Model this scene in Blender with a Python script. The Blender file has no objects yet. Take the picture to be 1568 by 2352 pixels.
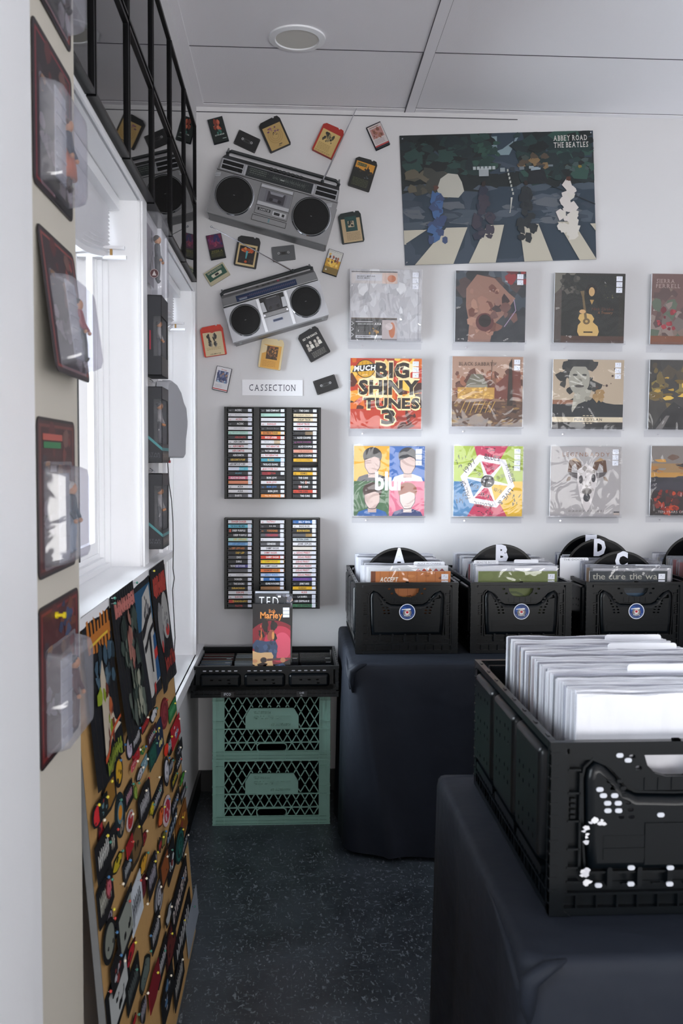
import bpy, math, random
from mathutils import Vector, Matrix, Euler
from mathutils.geometry import tessellate_polygon
S = bpy.context.scene
C = S.collection
R = math.radians

# ---------------------------------------------------------------- camera
F, CX, CY = 2110.0, 784.0, 1176.0
YAW, PITCH, ROLL, CAMZ = 0.0529, 0.0553, 0.0052, 1.51
fw = Vector((math.sin(YAW)*math.cos(PITCH), math.cos(YAW)*math.cos(PITCH), -math.sin(PITCH)))
r0 = Vector((math.cos(YAW), -math.sin(YAW), 0))
u0 = r0.cross(fw)
rt = r0*math.cos(ROLL) + u0*math.sin(ROLL)
up = -r0*math.sin(ROLL) + u0*math.cos(ROLL)
cam = bpy.data.cameras.new('camera')
camo = bpy.data.objects.new('camera', cam); C.objects.link(camo)
M = Matrix((rt, up, -fw)).transposed().to_4x4(); M.translation = Vector((0, 0, CAMZ))
camo.matrix_world = M
cam.sensor_fit = 'VERTICAL'; cam.sensor_height = 36.0; cam.lens = 36.0*F/2352
cam.clip_start = 0.05
S.camera = camo
cam.dof.use_dof = True; cam.dof.focus_distance = 3.9; cam.dof.aperture_fstop = 8

def ray(px, py): return fw + rt*((px-CX)/F) - up*((py-CY)/F)
def at(px, py, Y):                     # point of the plane y=Y seen at a pixel
    d = ray(px, py); t = Y/d.y
    return Vector((d.x*t, Y, CAMZ + d.z*t))
def atX(px, py, X):                    # point of the plane x=X seen at a pixel
    d = ray(px, py); t = X/d.x
    return Vector((X, d.y*t, CAMZ + d.z*t))
def proj(x, y, z):
    p = Vector((x, y, z-CAMZ)); k = F/p.dot(fw)
    return CX+p.dot(rt)*k, CY-p.dot(up)*k

# ---------------------------------------------------------------- light
S.view_settings.view_transform = 'Standard'
S.view_settings.look = 'None'
S.view_settings.gamma = 1.0
S.view_settings.use_curve_mapping = False
S.view_settings.exposure = 0.44
w = bpy.data.worlds.new('sky'); S.world = w; w.use_nodes = True
w.node_tree.nodes['Background'].inputs[0].default_value = (0.93, 0.96, 1.0, 1)
w.node_tree.nodes['Background'].inputs[1].default_value = 17.0

def area(name, loc, rot, sx, sy, power, col, portal=False):
    l = bpy.data.lights.new(name, 'AREA'); l.shape = 'RECTANGLE'; l.size = sx; l.size_y = sy
    l.energy = power; l.color = col
    if portal: l.cycles.is_portal = True
    o = bpy.data.objects.new(name, l); C.objects.link(o); o.location = loc; o.rotation_euler = rot
    return o
area('window_portal', (-0.62, 2.0, 1.76), (0, R(-90), 0), 1.25, 1.4, 10, (1, 1, 1), True)
area('window_portal', (-0.62, 0.7, 1.6), (0, R(-90), 0), 1.35, .6, 10, (1, 1, 1), True)
area('window_portal', (-0.62, 3.6, 1.5), (0, R(-90), 0), 1.9, 1.15, 10, (1, 1, 1), True)
# fill light added unseen behind the camera, and warm ceiling downlights
area('rear_fill', (1.6, -3.33, 1.5), (R(110), 0, 0), 4.2, 2.1, 225, (1.0, 0.985, 0.97))
area('downlight_lamp', (0.75, 0.9, 3.08), (0, 0, 0), 0.18, 0.18, 5, (1.0, 0.72, 0.36))
area('downlight_lamp', (2.3, 0.4, 3.08), (0, 0, 0), 0.18, 0.18, 5, (1.0, 0.72, 0.36))

# ---------------------------------------------------------------- colour and materials
def lin(c):
    if isinstance(c, str):
        c = [int(c[i:i+2], 16)/255 for i in (0, 2, 4)]
    return tuple((v/12.92 if v <= 0.04045 else ((v+0.055)/1.055)**2.4) for v in c[:3])
MAT = {}
def mat(name, col, rough=0.5, metal=0.0, bump=0, bscale=200, spec=0.5, bdist=0.002, coat=0, var=0, vscale=8):
    m = bpy.data.materials.new(name); m.use_nodes = True; n = m.node_tree.nodes; L = m.node_tree.links
    b = n['Principled BSDF']; b.inputs['Roughness'].default_value = rough; b.inputs['Metallic'].default_value = metal
    b.inputs['Specular IOR Level'].default_value = spec; b.inputs['Coat Weight'].default_value = coat
    if col == 'attr':
        a = n.new('ShaderNodeVertexColor'); a.layer_name = 'Col'; L.new(a.outputs[0], b.inputs['Base Color'])
    else:
        c = lin(col); b.inputs['Base Color'].default_value = (*c, 1)
        if var:
            tc = n.new('ShaderNodeTexCoord'); no = n.new('ShaderNodeTexNoise'); no.inputs['Scale'].default_value = vscale
            no.inputs['Detail'].default_value = 6
            L.new(tc.outputs['Object'], no.inputs['Vector'])
            mx = n.new('ShaderNodeMix'); mx.data_type = 'RGBA'
            mx.inputs[6].default_value = (*[v*(1-var) for v in c], 1); mx.inputs[7].default_value = (*[min(1, v*(1+var)) for v in c], 1)
            L.new(no.outputs[0], mx.inputs[0]); L.new(mx.outputs[2], b.inputs['Base Color'])
    if bump:
        tc = n.new('ShaderNodeTexCoord'); no = n.new('ShaderNodeTexNoise'); no.inputs['Scale'].default_value = bscale
        no.inputs['Detail'].default_value = 3
        bp = n.new('ShaderNodeBump'); bp.inputs['Strength'].default_value = bump; bp.inputs['Distance'].default_value = bdist
        L.new(tc.outputs['Object'], no.inputs['Vector']); L.new(no.outputs[0], bp.inputs['Height']); L.new(bp.outputs[0], b.inputs['Normal'])
    MAT[name] = m; return m
def clear(name, tint, base, rough, bscale=0, bstr=0, milky=0, stretch=(1, 1, 1), mcol='f2f4f8', flat=False):
    m = bpy.data.materials.new(name); m.use_nodes = True; n = m.node_tree.nodes; L = m.node_tree.links
    n.remove(n['Principled BSDF']); out = n['Material Output']
    t = n.new('ShaderNodeBsdfTransparent'); t.inputs[0].default_value = (*lin(tint), 1)
    g = n.new('ShaderNodeBsdfGlossy'); g.inputs['Roughness'].default_value = rough; g.inputs[0].default_value = (.95, .95, .95, 1)
    lw = n.new('ShaderNodeFresnel'); lw.inputs[0].default_value = 1.45
    ad = n.new('ShaderNodeMath'); ad.operation = 'ADD'; ad.inputs[1].default_value = base; ad.use_clamp = True
    if not flat: L.new(lw.outputs[0], ad.inputs[0])
    else: ad.inputs[0].default_value = 0
    mx = n.new('ShaderNodeMixShader'); L.new(ad.outputs[0], mx.inputs[0]); L.new(t.outputs[0], mx.inputs[1]); L.new(g.outputs[0], mx.inputs[2])
    if bscale:
        tc = n.new('ShaderNodeTexCoord'); mp = n.new('ShaderNodeMapping'); mp.inputs['Scale'].default_value = stretch
        no = n.new('ShaderNodeTexNoise'); no.inputs['Scale'].default_value = bscale; no.inputs['Detail'].default_value = 2
        no.inputs['Distortion'].default_value = 0.8
        bp = n.new('ShaderNodeBump'); bp.inputs['Strength'].default_value = bstr; bp.inputs['Distance'].default_value = 0.01
        L.new(tc.outputs['Object'], mp.inputs[0]); L.new(mp.outputs[0], no.inputs['Vector']); L.new(no.outputs[0], bp.inputs['Height'])
        L.new(bp.outputs[0], g.inputs['Normal']); L.new(bp.outputs[0], lw.inputs['Normal'])
    last = mx
    if milky:
        d = n.new('ShaderNodeBsdfDiffuse'); d.inputs[0].default_value = (*lin(mcol), 1)
        m2 = n.new('ShaderNodeMixShader'); m2.inputs[0].default_value = milky
        L.new(mx.outputs[0], m2.inputs[1]); L.new(d.outputs[0], m2.inputs[2]); last = m2
    L.new(last.outputs[0], out.inputs['Surface'])
    MAT[name] = m; return m

mat('wall', 'd5d4d6', 0.7, bump=0.25, bscale=260, bdist=0.001)
mat('pillar', 'd2ccbf', 0.65, bump=0.2, bscale=200, bdist=0.001)
mat('ceiling', 'f4f2f6', 0.8, bump=0.35, bscale=180, bdist=0.0015)
mat('trim', 'fafbfe', 0.35)
mat('seam', '55535a', 0.8)
mat('baseboard', '0b0c0f', 0.4)
mat('print', 'attr', 0.5)
mat('gloss', 'attr', 0.22, coat=0.3)
mat('fabric', 'attr', 0.85, bump=0.5, bscale=700, bdist=0.001, spec=0.2)
mat('plastic', '05090d', 0.28, spec=.24, bump=0.15, bscale=300, bdist=0.0006, var=0.25, vscale=14)
mat('black', '08090b', 0.45)
mat('blackgloss', '060709', 0.12)
mat('frameblack', '060608', 0.35, spec=.2)
mat('void', '030303', 1.0, spec=0)
mat('green', '78a094', 0.42, bump=0.15, bscale=120, bdist=0.0006, var=0.15, vscale=10)
mat('cloth', '151b26', 0.7, bump=0.6, bscale=9, bdist=0.012, spec=0.3, var=0.12, vscale=5)
mat('sleevewhite', 'd2d3da', 0.3, bump=0.5, bscale=30, bdist=0.002, var=0.04, vscale=30)
mat('silver', '848486', 0.38, metal=0.35)
mat('silverlight', 'b2b3b8', 0.35, metal=0.2)
mat('silverdark', '6e7072', 0.4, metal=0.3)
mat('darkgrey', '2b2f31', 0.5)
mat('greyfelt', 'b4b6bc', 0.8, bump=0.3, bscale=300)
mat('chrome', 'd0d2d6', 0.12, metal=1.0)
mat('speaker', '050506', 0.75, bump=0.4, bscale=900, bdist=0.0006)
mat('tan', 'b58e57', 0.75, var=0.12, vscale=60, bump=0.2, bscale=400)
mat('paper', 'eeeef2', 0.5)
mat('skin', 'c98d62', 0.5)
mat('diffuser', 'dcd9d2', 0.5)
mat('wire', '15161a', 0.5)
clear('glass', 'f4f8fa', 0.0, 0.0)
clear('frameglass', 'd8dade', 0.05, 0.02)
clear('clearplastic', 'f2f2f5', 0.04, 0.08, 22, 0.25, 0.08, flat=True)
clear('blister', 'eeedf2', 0.07, 0.08, 16, 0.3, 0.20, mcol='d4d6de', flat=True)
clear('tray', 'f0f0f4', 0.03, 0.4, 0, 0, 0.35, mcol='d0d4e0', flat=True)
clear('wrap', 'ffffff', 0.022, 0.06, 10, 0.75, 0.0, (1, 1, 1), flat=True)
clear('foilwrap', 'ffffff', 0.10, 0.06, 9, 1.0, 0.0, (2.2, 1, .7), flat=True)
clear('ledge', 'fbfbfc', 0.004, 0.4, 0, 0, 0.01, flat=True)
clear('case', 'b4b8be', 0.012, 0.2, 0, 0, 0.0, flat=True)

def floor_mat():
    m = bpy.data.materials.new('vinyl_floor'); m.use_nodes = True; n = m.node_tree.nodes; L = m.node_tree.links
    b = n['Principled BSDF']; tc = n.new('ShaderNodeTexCoord')
    def noise(sc, det, dist, vec=(1, 1, 1), rot=0):
        mp = n.new('ShaderNodeMapping'); mp.inputs['Scale'].default_value = vec; mp.inputs['Rotation'].default_value = (0, 0, rot)
        no = n.new('ShaderNodeTexNoise'); no.inputs['Scale'].default_value = sc; no.inputs['Detail'].default_value = det; no.inputs['Distortion'].default_value = dist
        L.new(tc.outputs['Object'], mp.inputs[0]); L.new(mp.outputs[0], no.inputs['Vector']); return no.outputs[0]
    def ramp(src, a, bb, c0, c1):
        r = n.new('ShaderNodeValToRGB'); r.color_ramp.elements[0].position = a; r.color_ramp.elements[1].position = bb
        r.color_ramp.elements[0].color = (*lin(c0), 1); r.color_ramp.elements[1].color = (*lin(c1), 1); L.new(src, r.inputs[0]); return r.outputs[0]
    def mix(f, a, bb):
        x = n.new('ShaderNodeMix'); x.data_type = 'RGBA'; L.new(f, x.inputs[0])
        for i, v in ((6, a), (7, bb)):
            if isinstance(v, str): x.inputs[i].default_value = (*lin(v), 1)
            else: L.new(v, x.inputs[i])
        return x.outputs[2]
    base = ramp(noise(3.5, 8, .5), .3, .75, '272e35', '48515a')
    f1 = ramp(noise(85, 3, 1.2, (1, .45, 1), .7), .60, .67, '000000', 'ffffff')
    f2 = ramp(noise(70, 3, 1.0, (.4, 1, 1), .3), .63, .70, '000000', 'ffffff')
    f3 = ramp(noise(130, 2, .5), .72, .76, '000000', 'ffffff')
    c = mix(f1, base, '7a838a'); c = mix(f2, c, '6b757d'); c = mix(f3, c, 'b0b4b4')
    br = n.new('ShaderNodeTexBrick'); br.offset = 0; br.inputs['Scale'].default_value = 1.0
    br.inputs['Brick Width'].default_value = .305; br.inputs['Row Height'].default_value = .305; br.inputs['Mortar Size'].default_value = .0008
    br.inputs['Mortar Smooth'].default_value = 0.0
    L.new(tc.outputs['Object'], br.inputs['Vector'])
    c = mix(br.outputs['Fac'], c, '454c50'); L.new(c, b.inputs['Base Color'])
    rr = n.new('ShaderNodeMapRange'); L.new(noise(5, 5, .6), rr.inputs[0]); rr.inputs[3].default_value = .22; rr.inputs[4].default_value = .48
    L.new(rr.outputs[0], b.inputs['Roughness'])
    bp = n.new('ShaderNodeBump'); bp.inputs['Strength'].default_value = .25; bp.inputs['Distance'].default_value = .002
    L.new(noise(25, 4, 0), bp.inputs['Height']); L.new(bp.outputs[0], b.inputs['Normal'])
    MAT['floor'] = m
floor_mat()

# ---------------------------------------------------------------- mesh building
def ring(cx, cy, rx, ry, n=24, a0=0, a1=2*math.pi, rot=0):
    full = abs(a1-a0-2*math.pi) < 1e-6; k = n if full else n+1; o = []
    for i in range(k):
        a = a0+(a1-a0)*i/n; x, y = rx*math.cos(a), ry*math.sin(a)
        o.append((cx+x*math.cos(rot)-y*math.sin(rot), cy+x*math.sin(rot)+y*math.cos(rot)))
    return o
def rrect(x0, y0, x1, y1, r, n=4):
    o = []
    for cx, cy, a in ((x1-r, y0+r, -90), (x1-r, y1-r, 0), (x0+r, y1-r, 90), (x0+r, y0+r, 180)):
        for i in range(n+1):
            t = R(a+90*i/n); o.append((cx+r*math.cos(t), cy+r*math.sin(t)))
    return o
def rc(x0, y0, x1, y1): return [(x0, y0), (x1, y0), (x1, y1), (x0, y1)]
def inset(poly, d):
    n = len(poly); A = sum(poly[i][0]*poly[(i+1) % n][1]-poly[(i+1) % n][0]*poly[i][1] for i in range(n)); s = 1 if A > 0 else -1; o = []
    for i in range(n):
        p0, p1, p2 = Vector(poly[i-1]), Vector(poly[i]), Vector(poly[(i+1) % n])
        a, b = (p1-p0), (p2-p1)
        if a.length < 1e-9 or b.length < 1e-9: o.append(tuple(p1)); continue
        a.normalize(); b.normalize()
        na, nb = Vector((-a.y, a.x))*s, Vector((-b.y, b.x))*s
        m = na+nb; k = m.length_squared
        m = m*(2/k) if k > .3 else na
        o.append((p1.x+m.x*d, p1.y+m.y*d))
    return o

class MB:
    def __init__(s): s.v = []; s.f = []; s.mi = []; s.c = []; s.mats = []; s.cur = 0; s.col = (1, 1, 1); s.M = None; s.sm = []; s.smooth = False
    def m(s, name, col=None):
        if name not in s.mats: s.mats.append(name)
        s.cur = s.mats.index(name)
        if col is not None: s.col = lin(col)
        return s
    def add(s, vs, fs):
        b = len(s.v)
        for p in vs:
            p = Vector(p)
            if s.M is not None: p = s.M @ p
            s.v.append(tuple(p))
        for f in fs:
            s.f.append([b+i for i in f]); s.mi.append(s.cur); s.c.append(s.col); s.sm.append(s.smooth)
        return s
    def box(s, x0, y0, z0, x1, y1, z1):
        return s.add([(x0, y0, z0), (x1, y0, z0), (x1, y1, z0), (x0, y1, z0), (x0, y0, z1), (x1, y0, z1), (x1, y1, z1), (x0, y1, z1)],
                     [(0, 3, 2, 1), (4, 5, 6, 7), (0, 1, 5, 4), (1, 2, 6, 5), (2, 3, 7, 6), (3, 0, 4, 7)])
    def cbox(s, x, y, z, a, b, c): return s.box(x-a/2, y-b/2, z-c/2, x+a/2, y+b/2, z+c/2)
    def plate(s, outer, holes=(), y0=0, y1=.01, back=True):      # outline in x,z with holes, thickness along y
        loops = [[Vector((p[0], 0, p[1])) for p in outer]]+[[Vector((p[0], 0, p[1])) for p in h] for h in holes]
        tri = tessellate_polygon(loops); flat = [p for l in loops for p in l]; n = len(flat)
        vs = [(p.x, y0, p.z) for p in flat]+[(p.x, y1, p.z) for p in flat]
        fs = [tuple(t) for t in tri]
        if back: fs += [tuple(i+n for i in reversed(t)) for t in tri]
        b = 0
        for l in loops:
            k = len(l)
            for i in range(k): fs.append((b+i, b+(i+1) % k, b+(i+1) % k+n, b+i+n))
            b += k
        return s.add(vs, fs)
    def relief(s, outline, d, y0, y1, holes=()):                 # raised pad with sloping edge, y0 base, y1 crown
        n = len(outline); st = ((0, 0), (.06, .35), (.22, .70), (.50, .92), (1, 1)); rs = []
        for k, h in st: rs.append([(p[0], y0+(y1-y0)*h, p[1]) for p in (inset(outline, d*k) if k else outline)])
        ins = inset(outline, d); s.smooth = True
        s.add([p for r in rs for p in r], [(j*n+i, j*n+(i+1) % n, (j+1)*n+(i+1) % n, (j+1)*n+i) for j in range(4) for i in range(n)]); s.smooth = False
        loops = [[Vector((p[0], 0, p[1])) for p in l] for l in [ins]+list(holes)]
        flat = [p for l in loops for p in l]
        s.add([(p.x, y1, p.z) for p in flat], [tuple(t) for t in tessellate_polygon(loops)])
        for h in holes:
            k = len(h); s.add([(p[0], y1, p[1]) for p in h]+[(p[0], y1+.003 if y1 < y0 else y1-.003, p[1]) for p in h], [(i, (i+1) % k, (i+1) % k+k, i+k) for i in range(k)])
        return s
    def loft(s, rings, cap=True, close=True):
        n = len(rings[0]); vs = [p for r in rings for p in r]; fs = []
        for j in range(len(rings)-1):
            for i in range(n if close else n-1): fs.append((j*n+i, j*n+(i+1) % n, (j+1)*n+(i+1) % n, (j+1)*n+i))
        if cap: fs += [tuple(reversed(range(n))), tuple(range((len(rings)-1)*n, len(rings)*n))]
        return s.add(vs, fs)
    def cyl(s, p0, p1, r, r1=None, n=12):
        p0, p1 = Vector(p0), Vector(p1); d = (p1-p0).normalized(); a = d.orthogonal().normalized(); b = d.cross(a); r1 = r if r1 is None else r1
        return s.loft([[p+(a*math.cos(2*math.pi*i/n)+b*math.sin(2*math.pi*i/n))*q for i in range(n)] for p, q in ((p0, r), (p1, r1))])
    def tube(s, pts, r, n=6):
        pts = [Vector(p) for p in pts]; rings = []; a = None
        for i, p in enumerate(pts):
            d = (pts[min(i+1, len(pts)-1)]-pts[max(i-1, 0)]).normalized()
            a = d.orthogonal().normalized() if a is None else (a-d*a.dot(d)).normalized()
            b = d.cross(a); rr = r[i] if isinstance(r, (list, tuple)) else r
            rings.append([p+(a*math.cos(2*math.pi*k/n)+b*math.sin(2*math.pi*k/n))*rr for k in range(n)])
        return s.loft(rings)
    def ball(s, c, rx, ry=None, rz=None, n=12, m=8):
        ry = ry or rx; rz = rz or rx; rings = []
        for j in range(m+1):
            t = math.pi*j/m; q = max(math.sin(t), .02)
            rings.append([(c[0]+rx*q*math.cos(2*math.pi*i/n), c[1]+ry*q*math.sin(2*math.pi*i/n), c[2]-rz*math.cos(t)) for i in range(n)])
        return s.loft(rings)
    def annulus(s, cx, cz, ro, ri, y0, y1, n=40): return s.plate(ring(cx, cz, ro, ro, n), [ring(cx, cz, ri, ri, n)], y0, y1)
    def disc(s, cx, cz, r, y0, y1, n=36): return s.plate(ring(cx, cz, r, r, n), (), y0, y1)
    def lineseg(s, a, b, w, y0, y1):
        a, b = Vector(a), Vector(b); d = (b-a)
        if d.length < 1e-6: return s
        q = Vector((-d.y, d.x)).normalized()*w/2
        return s.plate([tuple(a+q), tuple(a-q), tuple(b-q), tuple(b+q)], (), y0, y1)
    def mesh(s, name):
        me = bpy.data.meshes.new(name); me.from_pydata(s.v, [], s.f)
        for q in s.mats: me.materials.append(MAT[q])
        me.polygons.foreach_set('material_index', s.mi); me.polygons.foreach_set('use_smooth', s.sm)
        ca = me.color_attributes.new('Col', 'FLOAT_COLOR', 'CORNER'); buf = []
        for f, c in zip(s.f, s.c): buf += [c[0], c[1], c[2], 1.0]*len(f)
        ca.data.foreach_set('color', buf); me.update(); return me
    def build(s, name, parent=None, bevel=0, **k):
        me = s.mesh(name)
        return put(name, me, parent, bevel, **k)
def put(name, me, parent=None, bevel=0, **k):
    o = bpy.data.objects.new(name, me); C.objects.link(o)
    if parent: o.parent = parent
    if bevel:
        b = o.modifiers.new('bevel', 'BEVEL'); b.width = bevel; b.segments = 2; b.limit_method = 'ANGLE'; b.angle_limit = R(40)
    tag(o, **k); return o
def tag(o, label=None, cat=None, group=None, kind=None):
    if label: o['label'] = label
    if cat: o['category'] = cat
    if group: o['group'] = group
    if kind: o['kind'] = kind
    return o
def thing(name, label, cat, loc=(0, 0, 0), rot=(0, 0, 0), group=None):
    o = bpy.data.objects.new(name, None); C.objects.link(o); o.location = loc; o.rotation_euler = rot; o.empty_display_size = .02
    return tag(o, label, cat, group)
def dup(o, parent=None):
    c = o.copy(); C.objects.link(c)
    if parent: c.parent = parent
    for ch in list(o.children): dup(ch, c)
    return c
def struct(mb, name): return mb.build(name, kind='structure')
WALLROT = lambda deg: (0, R(deg), 0)          # clockwise turn, as seen, of something on the back wall

# ---------------------------------------------------------------- flat printed artwork
GL = {}
SERIF = {'A': ((0, 1), ()), 'B': ((0,), (0,)), 'C': ((), (1,)), 'D': ((0,), (0,)), 'E': ((0, 1), (0, 1)), 'H': ((0, 1), (0, 1)), 'I': ((.5,), (.5,)), 'L': ((0,), (0,)),
         'N': ((0,), (0, 1)), 'O': ((), ()), 'R': ((0, 1), (0,)), 'S': ((0,), (1,)), 'T': ((.5,), (0, 1)), 'Y': ((.5,), (0, 1)), 'P': ((0,), (0,)), 'U': ((), (0, 1)), 'M': ((0, 1), (0, 1))}
def glyph(ch, bold=0, serif=False):
    k = (ch, bold, serif)
    if k in GL: return GL[k]
    cu = bpy.data.curves.new('t', 'FONT'); cu.body = ch; cu.offset = bold; cu.resolution_u = 2; cu.fill_mode = 'FRONT'
    ob = bpy.data.objects.new('t', cu); me = bpy.data.meshes.new_from_object(ob)
    vs = [(v.co.x, v.co.y) for v in me.vertices]; fs = [tuple(p.vertices) for p in me.polygons]
    bpy.data.objects.remove(ob); bpy.data.curves.remove(cu); bpy.data.meshes.remove(me)
    x0 = min(v[0] for v in vs); x1 = max(v[0] for v in vs)
    if serif and ch in SERIF:
        for lst, y in zip(SERIF[ch], (0, max(v[1] for v in vs)-.045)):
            for t in lst:
                x = x0+.04+(x1-x0-.08)*t; b = len(vs); vs += [(x-.125, y), (x+.125, y), (x+.125, y+.045), (x-.125, y+.045)]; fs.append((b, b+1, b+2, b+3))
        x0 = min(v[0] for v in vs); x1 = max(v[0] for v in vs)
    GL[k] = ([(x-x0, y) for x, y in vs], fs, x1-x0); return GL[k]
def layout(s, bold=0, serif=False, gap=.09):
    V, Fc, x = [], [], 0
    for ch in s:
        if ch == ' ': x += .3; continue
        v, f, wd = glyph(ch, bold, serif); b = len(V); V += [(p[0]+x, p[1]) for p in v]; Fc += [[b+i for i in q] for q in f]; x += wd+gap
    return V, Fc, max(x-gap, .1)
def clip(poly, x0, y0, x1, y1):
    for ax, val, sg in ((0, x0, 1), (0, x1, -1), (1, y0, 1), (1, y1, -1)):
        o = []; n = len(poly)
        for i in range(n):
            a, b = poly[i-1], poly[i]; da, db = (a[ax]-val)*sg, (b[ax]-val)*sg
            if (da < 0) != (db < 0):
                t = da/(da-db); o.append((a[0]+(b[0]-a[0])*t, a[1]+(b[1]-a[1])*t))
            if db >= 0: o.append(b)
        poly = o
        if len(poly) < 3: return []
    return poly
class Art:                       # unit square artwork, mapped to x0..x0+W, z0..z0+H, printed on the -y side
    def __init__(s, W, H, x0=0, z0=0, y=0, mat='print', eps=.00004, mb=None):
        s.W, s.H, s.x0, s.z0, s.y, s.eps = W, H, x0, z0, y, eps; s.mb = mb or MB(); s.mat = mat; s.k = 1; s.bound = (0, 0, 1, 1); s.warp = None
    def P(s, p):
        q = (s.x0+p[0]*s.W, s.y-s.k*s.eps, s.z0+p[1]*s.H)
        if s.warp: q = s.warp(q)
        return q
    def poly(s, pts, c, up=True):
        pts = clip([tuple(p) for p in pts], *s.bound) if s.bound else pts
        if len(pts) >= 3:
            A = sum(pts[i-1][0]*pts[i][1]-pts[i][0]*pts[i-1][1] for i in range(len(pts)))
            if A < 0: pts = pts[::-1]
            s.mb.m(s.mat, c).add([s.P(p) for p in pts], [tuple(range(len(pts)))])
        s.k += 1 if up else .15
        return s
    def rect(s, x0, y0, x1, y1, c, up=True): return s.poly(rc(x0, y0, x1, y1), c, up)
    def ell(s, cx, cy, rx, ry, c, n=18, rot=0, up=True): return s.poly(ring(cx, cy, rx, ry, n, rot=rot), c, up)
    def line(s, pts, w, c):
        for a, b in zip(pts, pts[1:]):
            a, b = Vector((a[0]*s.W, a[1]*s.H)), Vector((b[0]*s.W, b[1]*s.H)); d = b-a
            if d.length < 1e-6: continue
            q = Vector((-d.y, d.x)).normalized()*w*s.W/2; e = d.normalized()*w*s.W*.3
            s.poly([((p.x)/s.W, (p.y)/s.H) for p in (a+q-e, a-q-e, b-q+e, b+q+e)], c, False)
        s.k += 1; return s
    def text(s, t, x0, y0, x1, y1, c, bold=0, serif=False, shear=0, rot=0, gap=.09):
        V, Fc, wd = layout(t, bold, serif, gap); h = .7; cx, cy = (x0+x1)/2, (y0+y1)/2; W2, H2 = x1-x0, y1-y0; o = []
        for x, y in V:
            px, py = (x/wd-.5)*W2*s.W, (y/h-.5)*H2*s.H; px += shear*py
            o.append(s.P((cx+(px*math.cos(rot)-py*math.sin(rot))/s.W, cy+(px*math.sin(rot)+py*math.cos(rot))/s.H)))
        s.mb.m(s.mat, c).add(o, [tuple(q) for q in Fc]); s.k += 1; return s
    def blobs(s, n, x0, y0, x1, y1, cols, r0=.02, r1=.08, seed=0, asp=1.0):
        g = random.Random(seed)
        for i in range(n):
            r = g.uniform(r0, r1); k = g.randint(5, 8); cx, cy = g.uniform(x0, x1), g.uniform(y0, y1); a0 = g.random()*6
            s.poly([(cx+r*g.uniform(.5, 1.2)*math.cos(a0+6.283*j/k), cy+asp*r*g.uniform(.5, 1.2)*math.sin(a0+6.283*j/k)) for j in range(k)], g.choice(cols), i % 6 == 5)
        s.k += 1; return s
    def scrib(s, n, x0, y0, x1, y1, c, w=.008, seed=0):
        g = random.Random(seed)
        for i in range(n):
            x, y = g.uniform(x0, x1), g.uniform(y0, y1); dx = (x1-x0)*.12; dy = (y1-y0)*.2
            s.line([(x, y), (x+g.uniform(-dx, dx), y+g.uniform(-dy, dy)), (x+g.uniform(-dx, dx), y+g.uniform(-dy, dy))], w, c); s.k -= 1
        s.k += 1; return s
    def lines(s, n, x0, y0, x1, y1, c, t=.35):    # rows of small print
        h = (y1-y0)/n; g = random.Random(int(x0*1000)+n)
        for i in range(n):
            x = x0
            while x < x1:
                l = g.uniform(.02, .08)*(x1-x0)*2; s.rect(x, y0+h*(i+.5-t/2), min(x+l, x1), y0+h*(i+.5+t/2), c, False); x += l+.015*(x1-x0)*2
        s.k += 1; return s
    def stickers(s, n, x=.87, top=.97, w=.085, h=.075):
        for i in range(n):
            y = top-i*(h+.012)
            s.rect(x, y-h, x+w, y, 'e6e8f2', False)
        s.k += 1
        for i in range(n):
            y = top-i*(h+.012); s.scrib(3, x+.015, y-h+.015, x+w-.015, y-.015, '8a90a8', .006, i)
        return s
    def build(s, name, parent=None, **k): return s.mb.build(name, parent, **k)
# ================================================================ the room
XW, YW, ZC = -0.428, 4.16, 3.067
XP = -0.381                                  # face of the near pillar
yx = lambda px, py=900, X=XW: atX(px, py, X).y
WZ = (atX(318, 458, XW).z+atX(441, 668, XW).z)/2
W1 = (1.70, yx(317, 800), atX(366, 1272, XW).z-.012, WZ)              # window 1: y0 y1 z0 z1
W2 = (yx(372, 900), yx(440, 1000), atX(443, 1508, XW).z, WZ)
print('WIN', W1, W2)
W0 = (.12, 1.0, .95, WZ)                    # window 3, beside the camera
XR, YB = 4.6, -3.4
PIL = (yx(62, 1000, XP), yx(178, 1000, XP))
print('PIL', PIL)
b = MB().m('floor').add([(-.62, YB, 0), (XR, YB, 0), (XR, YW+.1, 0), (-.62, YW+.1, 0)], [(0, 1, 2, 3)]); struct(b, 'floor')
b = MB().m('wall').box(-.62, YW, 0, XR, YW+.1, 3.3); struct(b, 'wall_back')
b = MB().m('wall').box(XR, YB, 0, XR+.1, YW+.1, 3.3); struct(b, 'wall_right')
b = MB().m('wall')
b.plate(rc(-.62, 0, XR, 3.3), (), YB-.1, YB); struct(b, 'wall_front')
# left wall with its two window openings (plate lies in x,z: turned so x runs along world y)
Ly = Matrix(((0, 1, 0, 0), (1, 0, 0, 0), (0, 0, 1, 0), (0, 0, 0, 1)))
b = MB().m('wall'); b.M = Ly
b.plate(rc(YB, 0, YW, 3.3), [rc(W1[0], W1[2], W1[1], W1[3]), rc(W2[0], W2[2], W2[1], W2[3]), rc(W0[0], W0[2], W0[1], W0[3])], XW-.13, XW); struct(b, 'wall_left')
b = MB().m('pillar').box(XW, PIL[0], 0, XP, PIL[1], ZC); struct(b, 'wall_pillar')
b = MB().m('trim'); b.box(XW, 1.1, 0, XP+.008, PIL[0], ZC); b.box(XP+.008, 1.1, 0, XP+.014, PIL[0]-.008, ZC); b.box(XP+.014, 1.1, 0, XP+.019, PIL[0]-.07, ZC); b.box(XW, W0[1]+.09, 0, XW+.02, 1.1, ZC)
struct(b, 'trim_3')
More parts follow.
